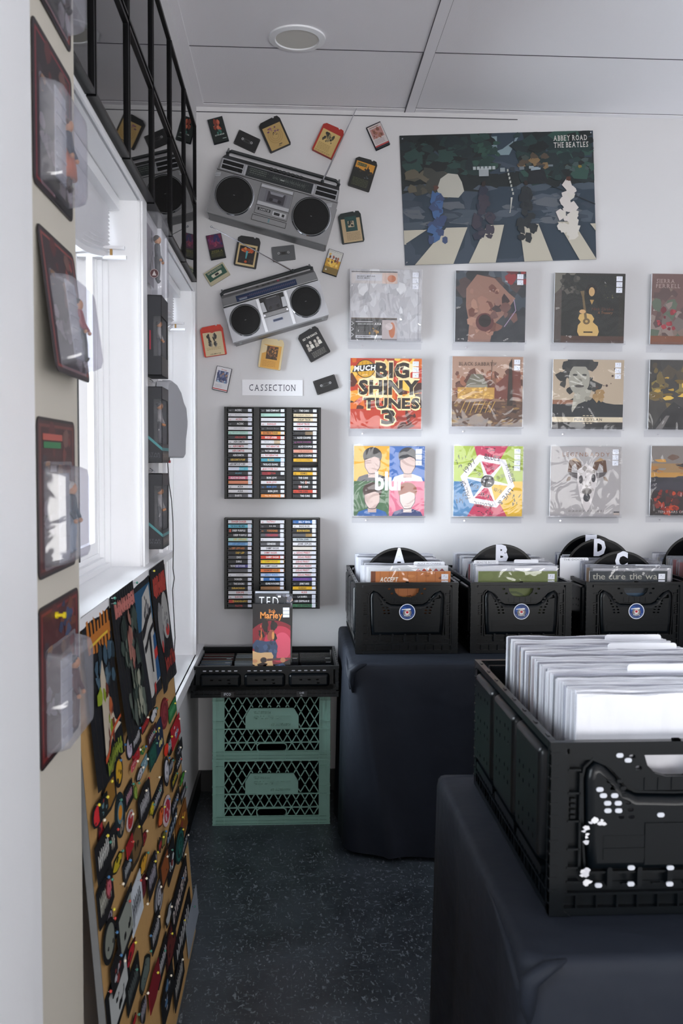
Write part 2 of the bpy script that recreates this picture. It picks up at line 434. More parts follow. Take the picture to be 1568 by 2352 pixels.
# ceiling: plasterboard panels with batten strips and dark gaps
b = MB().m('ceiling').box(-.62, YB, ZC, XR, YW, ZC+.1); struct(b, 'ceiling')
pc = [at(x, y, YW) for x, y in ((930, 256), (951, 256))]
xa, xb = pc[0].x, pc[1].x
b = MB().m('ceiling')
b.box(xa, YB, ZC-.006, xb, YW, ZC)
b.box(XW+.035, YW-.036, ZC-.004, xa, YW, ZC); b.box(xb, YW-.036, ZC-.004, XR, YW, ZC); b.box(XW, YB, ZC-.004, XW+.035, YW, ZC)
def ceilpt(px, py):
    d = ray(px, py); t = (ZC-CAMZ)/d.z; return Vector((d.x*t, d.y*t, ZC))
ys = ceilpt(700, 112).y; ys2 = ceilpt(1250, 128).y
struct(b, 'trim_4')
b = MB().m('seam')
b.box(XW, ys-.002, ZC-.0015, xa, ys+.002, ZC); b.box(xb, ys2-.002, ZC-.0015, XR, ys2+.002, ZC)
b.box(XW+.035, YW-.038, ZC-.0015, XR, YW-.034, ZC)
b.box(xa-.004, ys, ZC-.007, xa, YW, ZC); b.box(xb, YB, ZC-.005, xb+.0015, YW, ZC); b.box(xa-.0015, YB, ZC-.005, xa, ys, ZC)
b.box(XW, YW-.003, 3.04, 1.0, YW, 3.043)
struct(b, 'trim_5')
# downlight
p = ceilpt(682, 87)
t = thing('ceiling_downlight', 'round white recessed downlight, unlit, in the ceiling panel', 'ceiling light', (p.x, p.y, ZC))
b = MB().m('trim'); n = 40
def circ(r, z): return [(r*math.cos(6.28318*i/n), r*math.sin(6.28318*i/n), z) for i in range(n)]
b.loft([circ(.105, 0), circ(.104, -.006), circ(.082, -.009), circ(.078, -.004)], cap=False); b.build('trim_ring', t)
b = MB().m('diffuser'); b.loft([circ(.079, -.002), circ(.079, -.005)]); b.build('diffuser', t)
b = MB().m('baseboard'); b.box(XW, YW-.012, 0, XR, YW, .095); struct(b, 'baseboard_back')
b = MB().m('baseboard'); b.box(XW, PIL[1], 0, XW+.012, YW-.012, .095); struct(b, 'baseboard_left')

def window(n, W, sash, split):
    y0, y1, z0, z1 = W
    b = MB().m('trim'); b.M = Ly
    # reveal lining, then casing boards on the wall face
    b.plate(rc(y0, z0, y1, z1), [rc(y0+.012, z0+.012, y1-.012, z1-.012)], XW-.13, XW+.004)
    b.plate(rc(y0-.085, z0-.02, y1+.09, z1+.075), [rc(y0+.006, z0+.006, y1-.006, z1-.006)], XW, XW+.012)
    b.plate(rc(y0+.0, z0+.0, y1, z1), [rc(y0+.014, z0+.014, y1-.014, z1-.014)], XW+.012, XW+.017)
    fr = b.build('window_casing')
    tag(fr, kind='structure'); fr.name = 'window_%d' % n
    b = MB().m('trim'); b.M = Ly      # fixed frame with stepped mouldings and sash
    for k, (d, xx) in enumerate(((.03, -.075), (.045, -.088), (.058, -.10))):
        b.plate(rc(y0+.012, z0+.012, y1-.012, z1-.012), [rc(y0+d, z0+d, y1-d, z1-d)], XW-.125, XW+xx)
    a0, a1 = y0+.058, y1-.058
    sm = a0+(a1-a0)*split
    b.plate(rc(a0, z0+.05, a1, z1-.05), [rc(a0+.035, z0+.09, sm-.022, z1-.09), rc(sm+.022, z0+.09, a1-.035, z1-.09)], XW-.12, XW-.103)
    b.build('window_frame', fr)
    b = MB().m('black'); b.M = Ly
    b.plate(rc(sm-.02, z0+.06, sm-.012, z1-.35), (), XW-.103, XW-.094)
    b.build('gasket', fr)
    b = MB().m('glass'); b.M = Ly; b.plate(rc(a0+.03, z0+.08, a1-.03, z1-.08), (), XW-.114, XW-.111); b.build('pane', fr)
    return fr
wn1 = window(1, W1, 1, .70)
wn2 = window(2, W2, 1, .66)
window(3, W0, 1, .5)
# stool (inner sill) boards
b = MB().m('trim'); b.box(XW-.13, PIL[1], W1[2]-.006, XW+.034, W2[0]-.004, W1[2]+.016); o = struct(b, 'trim_1')
b = MB().m('trim'); b.box(XW-.13, W2[0]+.002, W2[2]-.03, XW+.03, YW-.001, W2[2]+.014); struct(b, 'trim_2')

# pleated window shades gathered at the head of each window, sagging towards the far end, with a clip
def shade(W, lab, sag, ye):
    t = thing('pleated_shade', lab, 'window shade', (XW-.07, 0, W[3]-.014))
    y0, y1 = W[0]+.02, W[1]-.03
    b = MB().m('trim'); b.box(-.03, y0, -.03, .028, y1, 0); b.build('head_rail', t)
    b = MB().m('paper'); n = 24; rows = []
    for k in range(n):
        z = -.03-.0052*k; x = -.006 if k % 2 else .004
        rows.append([(x, y0+(y1-.01-y0)*i/16, z-sag*(k/n)*math.sin(math.pi*min(1, (i/16)*1.05))) for i in range(17)])
    for a, c in zip(rows, rows[1:]):
        b.add(a+c, [(i, i+1, i+18, i+17) for i in range(16)])
    b.build('pleats', t)
    b = MB().m('paper'); r = rows[-1]
    b.add([(p[0]+.004, p[1], p[2]) for p in r]+[(p[0]-.044, p[1], p[2]-.004) for p in r]+[(p[0]+.004, p[1], p[2]-.014) for p in r]+[(p[0]-.044, p[1], p[2]-.018) for p in r],
          [(i, i+1, i+18, i+17) for i in range(16)]+[(i+34, i+35, i+52, i+51) for i in range(16)]+[(i, i+1, i+35, i+34) for i in range(16)]+[(i+17, i+18, i+52, i+51) for i in range(16)])
    b.build('bottom_rail', t)
    z = rows[-1][-1][2]
    b = MB().m('paper'); b.box(-.006, y1-.06, z+.004, .05, y1-.045, z+.012); b.box(-.006, y1-.06, z-.022, .055, y1-.047, z-.013); b.m('tan').box(.012, y1-.058, z-.014, .018, y1-.05, z+.006)
    b.build('clip', t)
shade(W1, 'white pleated shade gathered at the top of the near window', .05, 0)
shade(W2, 'white pleated shade gathered at the top of the far window', .06, 0)
# ================================================================ tables under black cloths
T1 = dict(x0=.213, x1=2.5, y0=3.37, y1=4.14, z=.7585)
T2 = dict(x0=.337, x1=2.2, y0=1.275, y1=2.055, z=.7915)
def table(T, lab, labc, seed, flare, rb):
    t = thing('folding_table', lab, 'table', ((T['x0']+T['x1'])/2, (T['y0']+T['y1'])/2, 0))
    W, D, z = T['x1']-T['x0']-.03, T['y1']-T['y0']-.03, T['z']-.006
    b = MB().m('darkgrey').box(-W/2, -D/2, z-.04, W/2, D/2, z); b.build('tabletop', t, bevel=.006)
    for sx in (-1, 1):
        for sy in (-1, 1):
            b = MB().m('silverdark').cyl((sx*(W/2-.18), sy*(D/2-.1), 0), (sx*(W/2-.18), sy*(D/2-.1), z-.04), .014); b.build('leg', t)
    g = random.Random(seed)
    ph = [g.random()*6.28 for _ in range(8)]
    def loop(r, e, k):                 # rounded rectangle with radius r pushed out by e, wave amount k
        x0, y0, x1, y1 = T['x0']-e, T['y0']-e, T['x1']+e, T['y1']
        pts = []
        def seg(a, b, n):
            for i in range(n): pts.append((a[0]+(b[0]-a[0])*i/n, a[1]+(b[1]-a[1])*i/n))
        rr = .01
        seg((x0+r, y0), (x1-r, y0), 70)
        for i in range(12): pts.append((x1-r+r*math.sin(i*math.pi/24), y0+r-r*math.cos(i*math.pi/24)))
        seg((x1, y0+r), (x1, y1), 30); seg((x1, y1), (x0, y1), 20); seg((x0, y1), (x0, y0+r), 36)
        for i in range(14): pts.append((x0+r-r*math.cos(i*math.pi/28), y0+r-r*math.sin(i*math.pi/28)))
        cx, cy = (x0+x1)/2, (y0+y1)/2; o = []; n = len(pts); s = 0
        for i, p in enumerate(pts):
            q, q2 = pts[i-1], pts[(i+1) % n]; tx, ty = q2[0]-q[0], q2[1]-q[1]; l = math.hypot(tx, ty) or 1; nx, ny = ty/l, -tx/l
            s += math.hypot(p[0]-q[0], p[1]-q[1]) if i else 0
            near = p[1] > y1-.02
            wv = sum(math.sin(s*f+ph[j])*a for j, (f, a) in enumerate(((9, .45), (17, .45), (33, .3), (5.2, .5))))
            dd = k*wv*(0.0 if near else 1)
            o.append((p[0]+nx*dd, p[1]+ny*dd))
        return o
    zt = T['z']; rings = []
    specs = [(-.30, .02, zt, 0), (-.12, .02, zt+.0008, 0), (-.012, .03, zt+.0012, 0), (-.003, .03, zt-.001, 0), (.003, .032, zt-.008, .001), (.006, .035, zt-.025, .003)]
    N = 16
    for i in range(1, N+1):
        u = i/N; specs.append((.006+flare*u, .035+(rb-.035)*u**.8, zt-.025-(zt-.045)*u, (.004+.020*u**.7)*(1 if T is T2 else .8)))
    for e, r, z_, k in specs:
        rings.append([(x, y, z_) for x, y in loop(r, e, k)])
    b = MB().m('cloth'); b.smooth = True
    b.loft(rings, cap=False)
    b.add(rings[0], [tuple(range(len(rings[0])))])
    # corner tuck: a knotted gather where the cloth folds over at the front corner
    x, y = T['x0']-.004, T['y0']-.004
    b.tube([(x+.07, y+.010, zt-.004), (x+.035, y-.002, zt-.010), (x+.010, y-.004, zt-.026), (x+.008, y+.004, zt-.060), (x+.016, y+.012, zt-.11)], [.003, .011, .014, .012, .004], 14)
    b.tube([(x+.008, y+.42, zt-.010), (x+.003, y+.2, zt-.012), (x+.0, y+.07, zt-.024), (x+.003, y+.03, zt-.05), (x+.006, y+.02, zt-.10)], [.003, .005, .009, .009, .003], 10)
    b.build('tablecloth', None, label=labc, cat='tablecloth')
table(T1, 'folding table by the back wall hidden under a black cloth with four lettered crates', 'black cloth draped to the floor over the table by the back wall', 3, .006, .16)
table(T2, 'folding table nearest the camera hidden under a black cloth', 'black cloth draped over the near table at the lower right', 8, .015, .05)

# ================================================================ black folding crates
def oval(cx, cz, a, b, n=8): return ring(cx, cz, a, b, n)
def slot(cx, cz, w, h, rot=0):
    return [(cx+x*math.cos(rot)-z*math.sin(rot), cz+x*math.sin(rot)+z*math.cos(rot)) for x, z in rrect(-w/2, -h/2, w/2, h/2, min(w, h)*.45, 2)]
def end_panel(H, low):
    """short side of the folding crate, 0.40 wide, outer face at y=0 looking to -y"""
    b = MB().m('plastic'); W = .4
    hx = [(.150, H-.0235), (.155, H-.040), (.168, H-.053), (.185, H-.058), (.215, H-.058), (.232, H-.053), (.245, H-.040), (.250, H-.0235)]
    small = []
    for s in (-1, 1):
        for dx, dz in ((.066, -.026), (.056, -.044)): small.append(slot(.2+s*dx*1.05, H+dz, .011, .007))
    shield = [(.062, .072), (.338, .072), (.342, .12), (.345, H-.06), (.342, H-.044), (.330, H-.032), (.316, H-.036), (.300, H-.052), (.278, H-.078), (.262, H-.086), (.2, H-.088), (.138, H-.086), (.122, H-.078), (.1, H-.052), (.084, H-.036), (.070, H-.032), (.058, H-.044), (.055, H-.06), (.058, .12)]
    holes = []
    for s in (-1, 1):
        for r, (a, n) in enumerate(((.108, 1), (.112, 2), (.100, 2), (.094, 2), (.088, 2), (.086, 1 if r0 else 1)) if False else ((.108, 2), (.102, 2), (.096, 2), (.090, 2), (.086, 2), (.084, 2))):
            for c in range(n):
                holes.append(slot(.2+s*(a-.0165*c+(.004 if r > 1 else 0)), H-.062-.0115*r, .0095, .0055))
    vents = [slot(.085+.046*i, .066-.012, .012, .006) for i in range(6)]
    b.plate(rc(.03, .03, .37, H-.012), [hx]+small+[[(.075, .085), (.325, .085), (.325, H-.1), (.075, H-.1)]], .012, .016)
    # shield relief stands proud
    hp = [h for h in holes]
    b.relief(shield, .014, .012, -.004, hp)
    # front recess frame around the shield: lip following its outline
    b.plate(inset(shield, -.006), [inset(shield, -.0025)], .003, .012)
    b.plate([(.03, H-.012), (.37, H-.012), (.37, H-.03), (.335, H-.03), (.30, H-.045), (.275, H-.074), (.262, H-.080), (.138, H-.080), (.125, H-.074), (.1, H-.045), (.065, H-.03), (.03, H-.03)],
            [hx]+small, .004, .008)
    for k in range(5): b.box(.150+.022*k, .002, H-.079, .152+.022*k, .012, H-.060)
    # side columns with little ribs
    for s in (0, 1):
        X = lambda v: v if s == 0 else W-v
        def bx(a, y0, z0, c, y1, z1): b.box(min(X(a), X(c)), y0, z0, max(X(a), X(c)), y1, z1)
        bx(.0, -.001, .0, .024, .02, H-.004); bx(.024, .003, .03, .030, .018, H-.02); bx(.046, .001, .07, .050, .014, H-.05)
        for k, z in enumerate((.052, .075, .105, .150, .195, .232)): bx(.028, .001, z, .048, .012, z+.003)
        for k in range(4): bx(.033, .004, .155+.009*k, .041, .013, .160+.009*k)
    for k in range(5): b.plate(rrect(.092+.0485*k, .045, .100+.0485*k, .078, .003), (), -.003, .012)
    for k in range(6): b.box(.068+.05*k, .005, .046, .082+.05*k, .0125, .0485)
    # embossed strips across the middle of the pad
    b.box(.084, -.0052, .092, .316, 0, .110); b.box(.084, -.0046, .112, .316, 0, .130)
    return b
def side_panel(H, L, pads):
    """long side, L wide, outer face at y=0 looking to -y"""
    b = MB().m('plastic'); n = pads
    b.plate(rc(.02, .03, L-.02, H-.012), [], .010, .014)
    w = (L-.06)/n
    for i in range(n):
        x0, x1 = .030+w*i+.006, .030+w*(i+1)-.006
        hs = []; g = random.Random(i)
        if H > .2:
            for c in (.22, .38, .62, .78):
                for k in range(6):
                    if (k+i) % 3 != 1: hs.append(slot(x0+(x1-x0)*c, .095+(H-.14)*k/5.6+(.006 if c > .5 else 0), .006, .0085))
        else:
            for k in range(3): hs.append(slot(x0+(x1-x0)*(.30+.2*k), H*.5+.010, .012, .006))
            hs.append(slot(x0+(x1-x0)*.72, H*.5-.004, .012, .007))
        zb = .07 if H > .2 else .042
        b.relief(rrect(x0, zb, x1, H-.018 if H > .2 else H-.03, .014, 4), .013, .012, -.008, hs)
        if H > .2: b.plate(rrect(x0+.004, zb-.022, x1-.004, zb-.006, .005, 2), (), -.003, .010)
        else:
            for k in range(6): b.m('print', 'b9bcc6') ; b.plate(slot(x0+(x1-x0)*(.12+.15*k), H-.0205, .014, .0045), (), .0085, .0099); b.m('plastic')
    b.box(0, -.001, H-.014, L, .012, H-.008)
    nr = int(L/.02)
    for k in range(nr):
        if k % 7 != 3: b.box(.012+(L-.024)*k/nr, .002, .012, .016+(L-.024)*k/nr, .012, .046 if H > .2 else .03)
    return b
def crate(H, L, turn, pads=3):
    """0.40 x L crate, base at z=0, front short side at y=0 (turn=False) or long side in front (turn=True)"""
    r = thing('crate', 'x', 'crate'); W = .4
    b = MB().m('plastic')
    A, B = (W, L) if not turn else (L, W)
    b.box(.004, .004, .0015, A-.004, B-.004, .0035)
    b.plate(rc(.012, .01, A-.012, .05), (), .010, .013); b.plate(rc(.012, .01, A-.012, .05), (), B-.013, B-.010)
    b.plate(rc(0, 0, A, .012), (), 0, .012); b.plate(rc(0, 0, A, .012), (), B-.012, B)
    b.box(0, .012, 0, .012, B-.012, .012); b.box(A-.012, .012, 0, A, B-.012, .012)
    z1 = .036 if H > .2 else .028
    for y in (0.001, B-.011):
        b.box(.0, y, z1-.004, A, y+.010, z1)
        for k in range(int(A/.033)): b.box(.01+.033*k, y, .012, .0125+.033*k, y+.008, z1-.004)
    for x in (0.0, A-.010):
        b.box(x, 0, z1-.004, x+.010, B, z1)
        for k in range(int(B/.024)): b.box(x, .008+.024*k, .012, x+.008, .0105+.024*k, z1-.004)
    if H > .2:
        for x, s in ((0, 1), (A, -1)): b.plate([(x, 0), (x+s*.034, 0), (x+s*.024, .008), (x+s*.006, .040), (x, .044)], (), -.002, .008)
    for x in (0, A-.012):              # corner posts with stepped ribs
        for y in (0, B-.012):
            b.box(x, y, .012, x+.012, y+.012, H-.01)
            for k in range(int(H/.02)):
                b.box(x-(.0015 if x == 0 else -.0), y-(.0015 if y == 0 else 0), .02+.02*k, x+.012+(.0015 if x else 0), y+.012+(.0015 if y else 0), .023+.02*k)
    b.build('base', r)
    b = MB().m('plastic')               # rim
    b.plate(rc(-.002, H-.010, A+.002, H), (), -.002, .010); b.plate(rc(-.002, H-.010, A+.002, H), (), B-.010, B+.002)
    b.box(-.002, .010, H-.010, .010, B-.010, H); b.box(A-.010, .010, H-.010, A+.002, B-.010, H)
    for k in range(3): b.box(A*.5-.006+.0*k, -.001, H, A*.5+.006, .008, H+.003)
    for x in (.002, A-.004):
        for k in range(8): b.box(x, .03+(B-.08)*k/7, H-.001, x+.004, .045+(B-.08)*k/7, H+.0015)
    b.build('rim', r, bevel=.0008)
    e = (end_panel(H, False) if H > .2 else None); sd = side_panel(H, L, pads)
    def place(mb, name, loc, rz): o = mb if not isinstance(mb, MB) else mb.build(name, r); return o
    if not turn:
        me = e.mesh('end_panel'); ms = sd.mesh('side_panel')
        o = put('end_panel', me, r); o = put('end_panel', me, r); o.location = (W, L, 0); o.rotation_euler = (0, 0, math.pi)
        o = put('side_panel', ms, r); o.location = (0, L, 0); o.rotation_euler = (0, 0, -math.pi/2)
        o = put('side_panel', ms, r); o.location = (W, 0, 0); o.rotation_euler = (0, 0, math.pi/2)
    else:
        ms = sd.mesh('side_panel'); me = side_panel(H, W, 2).mesh('end_panel')
        o = put('side_panel', ms, r); o = put('side_panel', ms, r); o.location = (L, W, 0); o.rotation_euler = (0, 0, math.pi)
        o = put('end_panel', me, r); o.location = (0, W, 0); o.rotation_euler = (0, 0, -math.pi/2)
        o = put('end_panel', me, r); o.location = (L, 0, 0); o.rotation_euler = (0, 0, math.pi/2)
    return r
def sticker(parent, x, z, r=.0315):
    a = Art(2*r, 2*r, x-r, z-r, -.0062, 'gloss')
    a.ell(.5, .5, .5, .5, 'dfe4ee', 40); a.ell(.5, .5, .455, .455, '17356f', 36); a.ell(.32, .62, .2, .2, '24509a'); a.ell(.62, .5, .3, .3, '1b3d80')
    a.ell(.5, .44, .27, .25, '6f6a68', 28); a.ell(.5, .46, .2, .2, '8d8886', 24); a.ell(.5, .46, .13, .13, 'e8e6e6', 20)
    a.poly([(.5, .60), (.53, .53), (.6, .54), (.57, .47), (.6, .42), (.52, .42), (.5, .36), (.48, .42), (.40, .42), (.43, .47), (.40, .54), (.47, .53)], 'b3182c')
    a.poly([(.16, .66), (.42, .70), (.66, .72), (.74, .68), (.68, .62), (.48, .61), (.40, .64), (.16, .62)], 'e6e4e2'); a.rect(.38, .60, .60, .63, 'b8b2aa')
    a.text('VINYL', .28, .22, .72, .33, 'cfd3dc', bold=.02)
    for i, ch in enumerate('BETTER SOUND RECORDS'):
        pass
    for i in range(14):
        an = R(205+10*i); a.rect(.5+.385*math.cos(an)-.012, .5+.385*math.sin(an)-.02, .5+.385*math.cos(an)+.012, .5+.385*math.sin(an)+.02, '9fb2d6', False)
    a.build('round_sticker', parent, label='round blue and white sticker with a red maple leaf')
HC = .279
tall = crate(HC, .6, False)
def put_crate(root, x, y, z, lab, st=True, grp=None):
    root.location = (x, y, z); root['label'] = lab; root.name = 'record_crate'
    if st: sticker(root, .2, .165)
    return root
XA = .2445; XB, XC = at(1081, 1340, 3.532).x, at(1346.5, 1336, 3.532).x; XD = XC+.445
c2 = [tall]+[dup(tall) for _ in range(4)]
ZT = T1['z']+.0025
put_crate(c2[0], XA, 3.532, ZT, 'leftmost black folding crate on the back table, records behind an A divider')
put_crate(c2[1], XB, 3.532, ZT, 'black folding crate on the back table with the B divider')
put_crate(c2[2], XC, 3.532, ZT, 'black folding crate on the back table with the C and D dividers')
put_crate(c2[3], XD, 3.532, ZT, 'black folding crate cut off by the right edge on the back table', st=False)
put_crate(c2[4], .4045, 1.3944, T2['z']+.0025, 'large black folding crate of white sleeves on the near table', st=False)
near = c2[4]
# torn sticker remains and printed marks on the near crate
for i, (n, x0, z0, x1, z1, r0, r1) in enumerate(((7, .155, .535, .215, .56, .008, .018), (6, .128, .41, .145, .52, .008, .017), (9, .125, .19, .15, .28, .010, .020))):
    a = Art(.4, HC, 0, 0, -.0062); a.blobs(n, x0, z0, x1, z1, ['c8c8cc', 'b9b9bf', 'd0d0d3'], r0, r1, 3+i)
    a.build('sticker_residue', near, label='scrap of torn white sticker')
for zx, zy in ((980, 1030), (1005, 1073), (1085, 1073), (1035, 1127), (1110, 1127), (1037, 1180), (1113, 1180), (1412, 1210), (1397, 1482), (1203, 1585), (1480, 1585), (970, 1710), (1200, 1700), (1475, 1700), (1135, 800), (1195, 835)):
    q = at(1060+zx/3.087, 1480+zy/3.087, 1.389); x, z = q.x-.4045, q.z-T2['z']-.0025
    b = MB().m('print', 'b9bcc4'); b.plate(slot(x, z, .0115, .0072), (), -.0056 if zy > 900 else .0030, -.0030 if zy > 900 else .0038); b.build('vent_hole', near, label='pale oval vent hole')
b = MB().m('plastic'); b.box(.150, -.0062, .083, .31, -.0045, .150); b.build('embossed_plate', near)

# ================================================================ green milk crates
def lattice(b, x0, z0, x1, z1, excl, y0, y1, w=.0042, pitch=.0372, slope=1.72):
    H = z1-z0
    for sg in (1, -1):
        k = -int(H/slope/pitch)-2
        while x0+k*pitch < x1+H/slope+pitch:
            xs = x0+k*pitch+(.0 if sg > 0 else 0); N = 90; run = None; k += 1
            for i in range(N+1):
                z = z0+H*i/N; x = xs+(z-z0)/slope if sg > 0 else xs-(z-z0)/slope
                ok = x0 <= x <= x1 and i < N and not any(inpoly(x, z, e) for e in excl)
                if ok and run is None: run = (x, z)
                if (not ok) and run is not None:
                    if last[1]-run[1] > .004: b.lineseg(run, last, w, y0, y1)
                    run = None
                last = (x, z)
def inpoly(x, z, P):
    c = False
    for i in range(len(P)):
        (x1, z1), (x2, z2) = P[i-1], P[i]
        if (z1 > z) != (z2 > z) and x < (x2-x1)*(z-z1)/(z2-z1)+x1: c = not c
    return c
def milk_face(W, H, front):
    b = MB().m('green')
    s = W/.481
    X = lambda v: (v-285)/2226*s; Z = lambda v: (1640-v)/2226*(H/.274)
    pl = [(X(580), Z(1355)), (X(580), Z(1235)), (X(625), Z(1160)), (X(1025), Z(1160)), (X(1068), Z(1235)), (X(1068), Z(1355))][::-1]
    hd = rrect(X(690), Z(1563), X(955), Z(1492), .014, 5)
    ex = [inset(pl, -.001), hd] if front else [hd]
    lattice(b, X(385), Z(1555), X(1262), Z(1032), ex, .003, .010)
    for v in (1355, 1482): b.box(X(385), .001, Z(v)-.002, X(1262), .011, Z(v)+.002)
    b.plate(inset(hd, -.004), [hd], 0, .014)
    for x0, x1 in ((0, X(385)), (X(1262), W)):
        b.box(x0, .004, 0, x1, .009, H)
        for v in (1093, 1282, 1355): b.box(x0, -.004, Z(v)-.0018, x1, .006, Z(v)+.0018)
        b.box((x0+x1)/2-.001, -.003, Z(1175), (x0+x1)/2+.001, .006, Z(1032))
        for x in (x0, x1): b.box(x-.0018, -.002, 0, x+.0018, .012, H)
    b.box(0, .004, 0, W, .009, Z(1560))
    for v in (1570, 1605, 1636): b.box(-.002, -.004, Z(v)-.0018, W+.002, .008, Z(v)+.0018)
    for v in (385, 695, 945, 1255): b.box(X(v)-.0018, -.003, 0, X(v)+.0018, .008, Z(1555))
    b.box(-.002, -.004, H-.005, W+.002, .010, H)
    if front:
        b.plate(pl, (), .001, .008); b.plate(pl, [inset(pl, .003)], -.002, .001)
    return b, X, Z
def milk():
    r = thing('milk_crate', 'x', 'milk crate'); W, D, H = .481, .33, .274
    b, X, Z = milk_face(W, H, True)
    f = b.build('front_lattice', r)
    # raised lettering, upside down because the crate stands on its rim
    b = MB().m('green')
    def emb(s, x0, x1, z0, z1, bold=0):
        V, Fc, wd = layout(s, bold); n = len(V)
        P = [(x1-(x/wd)*(x1-x0), z1-(y/.7)*(z1-z0)) for x, y in V]
        vs = [(p[0], -.0040, p[1]) for p in P]+[(p[0], .001, p[1]) for p in P]
        fs = [tuple(q) for q in Fc]; from collections import Counter
        ed = Counter()
        for q in Fc:
            for i in range(len(q)): ed[frozenset((q[i-1], q[i]))] += 1
        fs += [(e0, e1, e1+n, e0+n) for e, c in ed.items() if c == 1 for e0, e1 in [tuple(e)]]
        b.add(vs, fs)
    emb('Lucerne', X(660), X(998), Z(1278), Z(1232), .01)
    emb('PROPERTY OF', X(815), X(995), Z(1322), Z(1302)); emb('FOODS LTD.', X(655), X(812), Z(1208), Z(1188))
    b.build('raised_lettering', f)
    mb = milk_face(W, H, False)[0].mesh('rear_lattice'); o = put('rear_lattice', mb, r); o.location = (W, D, 0); o.rotation_euler = (0, 0, math.pi)
    ms = milk_face(D, H, False)[0].mesh('side_lattice')
    o = put('side_lattice', ms, r); o.location = (0, D, 0); o.rotation_euler = (0, 0, -math.pi/2)
    o = put('side_lattice', ms, r); o.location = (W, 0, 0); o.rotation_euler = (0, 0, math.pi/2)
    b = MB().m('green')
    for k in range(12): b.box(.01+.04*k, .01, H-.010, .014+.04*k, D-.01, H-.005)
    for k in range(8): b.box(.01, .01+.04*k, H-.010, W-.01, .014+.04*k, H-.005)
    b.build('crate_floor', r); return r
m1 = milk(); m2 = dup(m1)
YM = 3.752
x0 = -.3271
m1.location = (x0, YM, 0); m1['label'] = 'green plastic milk crate on the floor, lower of the two'
m2.location = (x0+.001, YM, .2745); m2['label'] = 'green plastic milk crate stacked on another, under the low black crate'

# low wide black crate on top
HL = .128; zl = .549
low = crate(HL, .6, True)
low.location = (at(437, 1560, 3.70).x, 3.70, zl); low.name = 'shallow_crate'; low['label'] = 'shallow black folding crate of discs on top of the green milk crates'
for n, u0, u1, tx in (('maker_lettering', .225, .272, 'IFCO'), ('size_lettering', .735, .765, '6411')):
    a = Art(.6, HL, 0, 0, -.0035); a.rect(u0-.02, .02, u1+.02, .2, '101215')
    if tx == 'IFCO': a.text(tx, u0, .075, u1, .155, 'b9bcc4', bold=.03)
    else: a.text(tx, u0, .115, u1, .175, 'a8abb3', bold=.01); a.text('LL', u0+.007, .04, u0+.021, .095, 'a8abb3', bold=.01)
    a.build(n, low, label='white lettering on the base strip')
# black blocks added inside the milk crates to darken their interiors
for m, wd in ((m1, 'lower'), (m2, 'upper')):
    b = MB().m('void').box(.02, .05, .001, .46, .30, .245)
    o = b.build('shade_block', label='black block added to darken the %s green milk crate' % wd, cat='box', group='black blocks darkening the milk crates'); o.location = m.location
# ================================================================ records standing in the crates
def record_meshes():
    out = []
    for k in range(6):
        g = random.Random(k); b = MB().m('print', g.choice(['e4e2e0', 'd6c9b8', 'cfd6e2', 'e9e9ec', 'b9a79a', 'dfe2ea'])); b.box(.006, .0012, .002, .320, .0045, .316)
        cv = b.mesh('cover'); b = MB().m('sleevewhite'); n = 14; W, H = .326, .329
        f = [(i/n*W, 0, z, i) for z in (0,) for i in range(n+1)]
        def col(y, s): return [[(W*i/n, y+(s*.0009*math.sin(i*1.7+k*2+z) if z else 0), (0, H*.5, H-.004, H+.002*math.sin(i*.9+k)*.7)[z]) for i in range(n+1)] for z in range(4)]
        A, B = col(0, -1), col(.0055, 1)
        for G in (A, B):
            for r in range(3): b.add(G[r]+G[r+1], [(i, i+1, i+n+2, i+n+1) for i in range(n)])
        b.add(A[3]+B[3], [(i, i+1, i+n+2, i+n+1) for i in range(n)])
        for e in (0, n): b.add([A[0][e], A[3][e], B[3][e], B[0][e]], [(0, 1, 2, 3)])
        out.append((cv, b.mesh('plastic_sleeve')))
    return out
RM = record_meshes()
def edgecol(k, c):
    b = MB().m('print', c).box(.0045, .001, .002, .3215, .0046, .318); return b.mesh('cover')
EDGE = {c: edgecol(0, c) for c in ('e4e2e0', 'cfa877', '6b6f8c', 'b7484a', 'dfe2ea', '3a3a44', 'c9c4b6', '8a94a8')}
b = MB().m('clearplastic')
b.plate(rrect(0, 0, .327, .330, .004, 2), (), 0, .0008); b.plate(rrect(0, 0, .327, .330, .004, 2), (), .0052, .006)
b.box(0, .0008, 0, .0006, .0052, .33); b.box(.3264, .0008, 0, .327, .0052, .33)
b.smooth = False
CLEARSLEEVE = b.mesh('plastic_sleeve')
def record(x, y, z, k, lab, grp, clearm, tilt, c=None):
    r = thing('vinyl_record', lab, 'record', (x, y, z), (R(tilt), 0, 0), grp)
    cv, sl = RM[k % 6]
    if clearm:
        put('cover', EDGE[c or 'e4e2e0'], r); put('plastic_sleeve', CLEARSLEEVE, r)
    else: put('cover', cv, r); put('plastic_sleeve', sl, r)
    return r
def fill(xc, y0, y1, z, n, lab, grp, seed, milky=.5, skip=()):
    g = random.Random(seed); o = []
    for i in range(n):
        y = y0+(y1-y0)*i/(n-1)
        if any(abs(y-s) < .012 for s in skip): continue
        cl = g.random() > milky
        o.append(record(xc+g.uniform(-.012, .012)*(.3 if n > 50 else 1), y, z+g.uniform(-.002, .003), g.randrange(6), lab, grp, cl, 2.0+g.uniform(-.4, .4)*(.35 if n > 50 else .8), g.choice(list(EDGE))))
    return o
